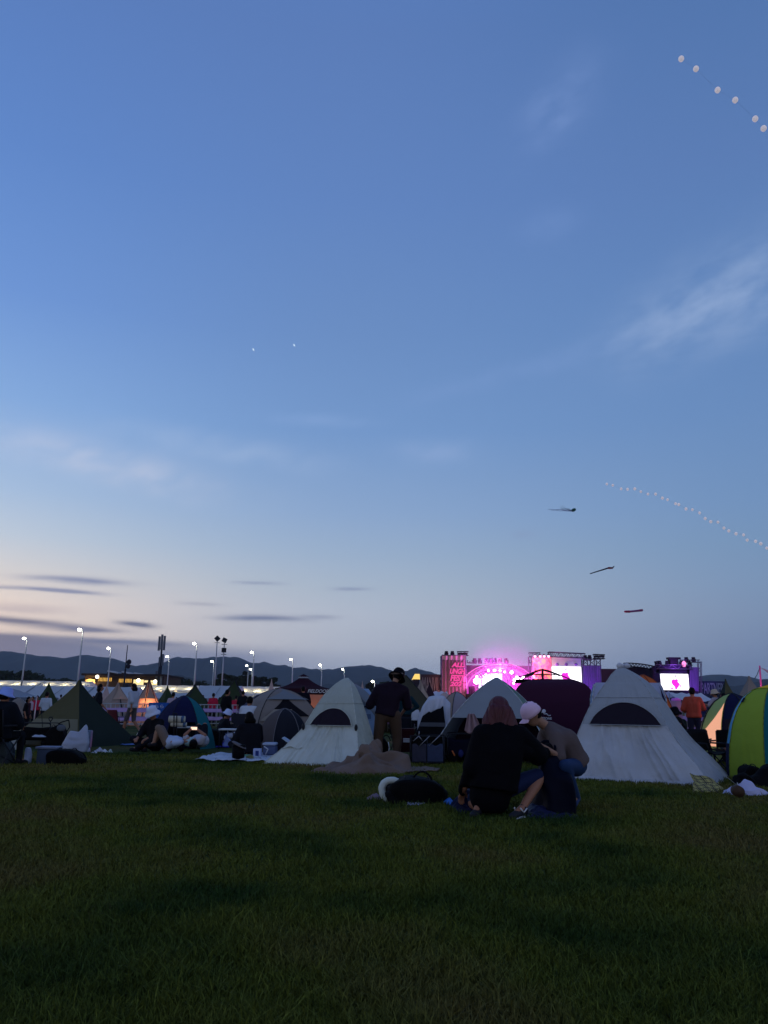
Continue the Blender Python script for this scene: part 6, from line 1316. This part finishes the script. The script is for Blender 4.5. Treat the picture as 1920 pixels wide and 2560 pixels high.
# ============================================================ THINGS IN THE SKY
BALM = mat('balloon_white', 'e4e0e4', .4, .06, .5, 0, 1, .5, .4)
BALM.node_tree.nodes['Principled BSDF'].inputs['Emission Color'].default_value = c('e8e2e6'); BALM.node_tree.nodes['Principled BSDF'].inputs['Emission Strength'].default_value = .45   # emission added to brighten the balloons
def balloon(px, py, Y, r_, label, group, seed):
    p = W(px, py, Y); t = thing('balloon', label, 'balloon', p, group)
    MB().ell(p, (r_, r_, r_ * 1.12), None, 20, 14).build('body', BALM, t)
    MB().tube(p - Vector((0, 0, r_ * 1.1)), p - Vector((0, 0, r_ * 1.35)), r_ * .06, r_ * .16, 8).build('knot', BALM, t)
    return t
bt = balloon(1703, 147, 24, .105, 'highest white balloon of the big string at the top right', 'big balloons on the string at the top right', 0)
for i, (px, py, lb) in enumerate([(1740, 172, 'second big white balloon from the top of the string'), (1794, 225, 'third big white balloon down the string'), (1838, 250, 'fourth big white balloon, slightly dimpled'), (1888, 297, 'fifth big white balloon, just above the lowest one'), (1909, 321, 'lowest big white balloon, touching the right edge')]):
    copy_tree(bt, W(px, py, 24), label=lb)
strm = mat('string_grey', '7888a8', .8)
pts = [W(*p, 24) for p in [(1703, 147), (1740, 172), (1794, 225), (1838, 250), (1888, 297), (1909, 321), (1960, 366)]]
o = MB().path(pts, .0022, 4).build('balloon_string', strm, None, True, loc=pts[0]); single(o, 'hair thin string linking the big white balloons', 'string')
bx = [(1517, 1210), (1532, 1213), (1553, 1222), (1569, 1223), (1587, 1222), (1602, 1229), (1620, 1235), (1639, 1235), (1656, 1245), (1669, 1249), (1689, 1259), (1697, 1261), (1715, 1272), (1731, 1274), (1749, 1282), (1763, 1296), (1777, 1304), (1795, 1305), (1810, 1320), (1822, 1327), (1840, 1334), (1859, 1337), (1868, 1350), (1889, 1353), (1902, 1359), (1917, 1370)]
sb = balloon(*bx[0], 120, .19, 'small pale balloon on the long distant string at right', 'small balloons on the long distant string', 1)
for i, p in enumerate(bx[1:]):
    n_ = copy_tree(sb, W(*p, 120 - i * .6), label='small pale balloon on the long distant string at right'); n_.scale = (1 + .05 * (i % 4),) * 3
pts = [W(*p, 120 - i * .6) for i, p in enumerate(bx)]; o = MB().path(pts, .008, 4).build('balloon_string', strm, None, True, loc=pts[0]); single(o, 'thin string of the long distant row of small balloons', 'string')
for px, py, lb in ((633, 874, 'left one of two tiny white kites high over the field'), (735, 863, 'right one of two tiny white kites high over the field')):
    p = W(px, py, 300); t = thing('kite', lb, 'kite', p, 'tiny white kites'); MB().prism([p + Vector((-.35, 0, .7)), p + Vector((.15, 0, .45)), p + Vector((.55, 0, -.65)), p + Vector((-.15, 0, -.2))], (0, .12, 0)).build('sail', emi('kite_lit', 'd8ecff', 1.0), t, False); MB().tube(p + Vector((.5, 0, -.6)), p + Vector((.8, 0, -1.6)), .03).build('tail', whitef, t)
Yk2 = 150
t = thing('octopus_kite', 'dark green octopus shaped kite with trailing tentacles', 'kite', W(1433, 1275, Yk2)); kg = mat('kite_green', '24544c', .8, .2, 2); kt = mat('kite_veil', '7c9c98', .8, .1, 2, 0, 1, .5)
rm_ = Matrix.Rotation(R(-25), 3, 'Y'); MB().ell(W(1434, 1275, Yk2), (.52, .35, .33), rm_, 20, 12).build('head', kg, t)
for i in range(7):
    dy = (i - 3) * .12; yy = [0, -3, -6, -9, 1, 2, 3][i]; ln = [52, 28, 30, 26, 60, 40, 20][i]
    MB().path([W(1430 - ln * j / 10, 1277 + yy * (j / 10) * (1 if i in (1, 2, 3) else .4) * 1.0 - 3.0 * (j / 10) + 1.6 * math.sin(j * .8 + i), Yk2 + dy) for j in range(11)], .038, 5).build('tentacle', kt if i in (1, 2, 3) else mat('kite_veil2', '60789c', .8), t)
t = thing('snake_kite', 'long striped dark kite with a thick reddish head', 'kite', W(1505, 1425, Yk2)); kd = mat('kite_dark', '141a2c', .8)
a, b = W(1476, 1434, Yk2), W(1521, 1420, Yk2)
for i in range(5): MB().caps(a.lerp(b, i / 5), a.lerp(b, i / 5 + .15), .10 + .012 * i, .10 + .012 * i).build('tail_segment', kd, t)
MB().tube(a, b, .05).build('tail_core', mat('kite_pale', '6c7c9c'), t)
MB().caps(W(1522, 1420, Yk2), W(1531, 1420, Yk2), .24, .17).build('head', mat('kite_maroon', '6c3038', .8, .4, 3), t); MB().caps(W(1531, 1420, Yk2), W(1535, 1416, Yk2), .13, .09).build('snout', kd, t)
t = thing('windsock_kite', 'dark red tube shaped kite low above the second stage', 'kite', W(1583, 1528, Yk2)); kr = mat('kite_red', '8c1844', .8, .3, 2)
MB().caps(W(1563, 1529, Yk2), W(1574, 1529, Yk2), .22, .24).build('tube', kr, t); MB().caps(W(1574, 1529, Yk2), W(1604, 1526, Yk2), .20, .22).build('tube', mat('kite_violet', '7c3c70', .8, .3, 2), t); MB().caps(W(1597, 1526.5, Yk2), W(1605, 1525.5, Yk2), .22, .22).build('tube_end', kr, t)

# ============================================================ HAZE: even air between the field and the hills
hz = bpy.data.materials.new('air'); hz.use_nodes = True; q = hz.node_tree; q.nodes.clear()
pv = q.nodes.new('ShaderNodeVolumePrincipled'); pv.inputs['Color'].default_value = (.66, .80, 1, 1); pv.inputs['Density'].default_value = 1.1e-4
ou = q.nodes.new('ShaderNodeOutputMaterial'); q.links.new(pv.outputs[0], ou.inputs['Volume'])
o = MB().box((-4600, -400, -1), (4600, 5050, 250)).build('haze', hz, None, False); o['kind'] = 'stuff'


# ============================================================ GRASS (uncountable: one object)
def grass():
    n = 330000
    u = rng.random(n); Y = 2.3 * (16.5 / 2.3) ** (u ** 1.12); X = (rng.random(n) - .5) * 2 * (Y * .56 + .3)
    cl = np.zeros(n)
    for kx, ky, ph, am in ((1.1, .7, 0, 1), (-.6, 1.3, 2, .8), (2.7, 1.9, 4, .6), (5.3, -4.1, 1, .5), (9.1, 7.7, 3, .4), (-13, 11, 5, .35)): cl += .6 * am * np.sin(kx * X + ky * Y + ph)
    cl /= 2.2
    tuft = np.sin(7.3 * X + 3 * np.sin(1.7 * Y)) * np.sin(6.1 * Y + 2.5 * np.sin(2.3 * X)) + .6 * np.sin(19 * X + 2 * np.sin(5 * Y)) * np.sin(17 * Y + 2 * np.sin(7 * X))
    h = (.028 + .030 * rng.random(n) ** 2 + .012 * cl + .010 * tuft) * np.where(rng.random(n) < .02, 1.9, 1); bare = np.clip(np.sin(.9 * X + 1.3 * np.sin(.8 * Y)) * np.sin(1.1 * Y + 1.7 * np.sin(.6 * X)) - .25, 0, 1); h = np.clip(h * (1 - .2 * bare), .010, .12)
    w = .0011 + .00052 * Y; ang = rng.random(n) * 2 * np.pi; le = rng.normal(0, .55, (n, 2)) * h[:, None]
    dx, dy = np.cos(ang) * w, np.sin(ang) * w; z0 = np.zeros(n)
    mid = .5
    P0 = np.stack([X - dx, Y - dy, z0], 1); P1 = np.stack([X + dx, Y + dy, z0], 1)
    P2 = np.stack([X + dx * .7 + le[:, 0] * .35, Y + dy * .7 + le[:, 1] * .35, h * .6], 1); P3 = np.stack([X - dx * .7 + le[:, 0] * .35, Y - dy * .7 + le[:, 1] * .35, h * .6], 1)
    P4 = np.stack([X + le[:, 0], Y + le[:, 1], h], 1)
    V = np.stack([P0, P1, P2, P3, P4], 1).reshape(-1, 3).astype(np.float32)
    b = (np.arange(n) * 5)[:, None]
    loops = np.concatenate([b + np.array([0, 1, 2, 3]), b + np.array([3, 2, 4])], 1).ravel().astype(np.int32)
    starts = (np.arange(n) * 7)[:, None] + np.array([0, 4]); tot = np.tile([4, 3], n)
    me = bpy.data.meshes.new('grass'); me.vertices.add(len(V)); me.vertices.foreach_set('co', V.ravel())
    me.loops.add(len(loops)); me.loops.foreach_set('vertex_index', loops); me.polygons.add(2 * n)
    me.polygons.foreach_set('loop_start', starts.ravel().astype(np.int32)); me.polygons.foreach_set('loop_total', tot.astype(np.int32)); me.update(calc_edges=True)
    o = bpy.data.objects.new('grass', me); COL.objects.link(o); o['kind'] = 'stuff'; o['label'] = 'short dark trampled grass covering the field'
    m = bpy.data.materials.new('grass_blade'); m.use_nodes = True; t = m.node_tree; p = t.nodes['Principled BSDF']
    g_ = t.nodes.new('ShaderNodeNewGeometry'); a_ = t.nodes.new('ShaderNodeTexNoise'); a_.inputs['Scale'].default_value = .5; a_.inputs['Detail'].default_value = 5
    b_ = t.nodes.new('ShaderNodeTexNoise'); b_.inputs['Scale'].default_value = 60; t.links.new(g_.outputs['Position'], a_.inputs[0]); t.links.new(g_.outputs['Position'], b_.inputs[0])
    r_ = t.nodes.new('ShaderNodeValToRGB'); e = r_.color_ramp.elements; e[0].position = .38; e[0].color = (.018, .042, .010, 1); e[1].position = .64; e[1].color = (.092, .082, .028, 1); q = e.new(.5); q.color = (.068, .088, .015, 1)
    r2 = t.nodes.new('ShaderNodeValToRGB'); e = r2.color_ramp.elements; e[0].position = .3; e[0].color = (.5, .5, .5, 1); e[1].position = .72; e[1].color = (1.9, 1.8, 1.5, 1)
    mx = t.nodes.new('ShaderNodeMix'); mx.data_type = 'RGBA'; mx.blend_type = 'MULTIPLY'; mx.inputs[0].default_value = 1
    t.links.new(a_.outputs[0], r_.inputs[0]); t.links.new(b_.outputs[0], r2.inputs[0]); t.links.new(r_.outputs[0], mx.inputs[6]); t.links.new(r2.outputs[0], mx.inputs[7]); t.links.new(mx.outputs[2], p.inputs['Base Color'])
    p.inputs['Roughness'].default_value = .8; p.inputs['Specular IOR Level'].default_value = .1; me.materials.append(m)
grass()
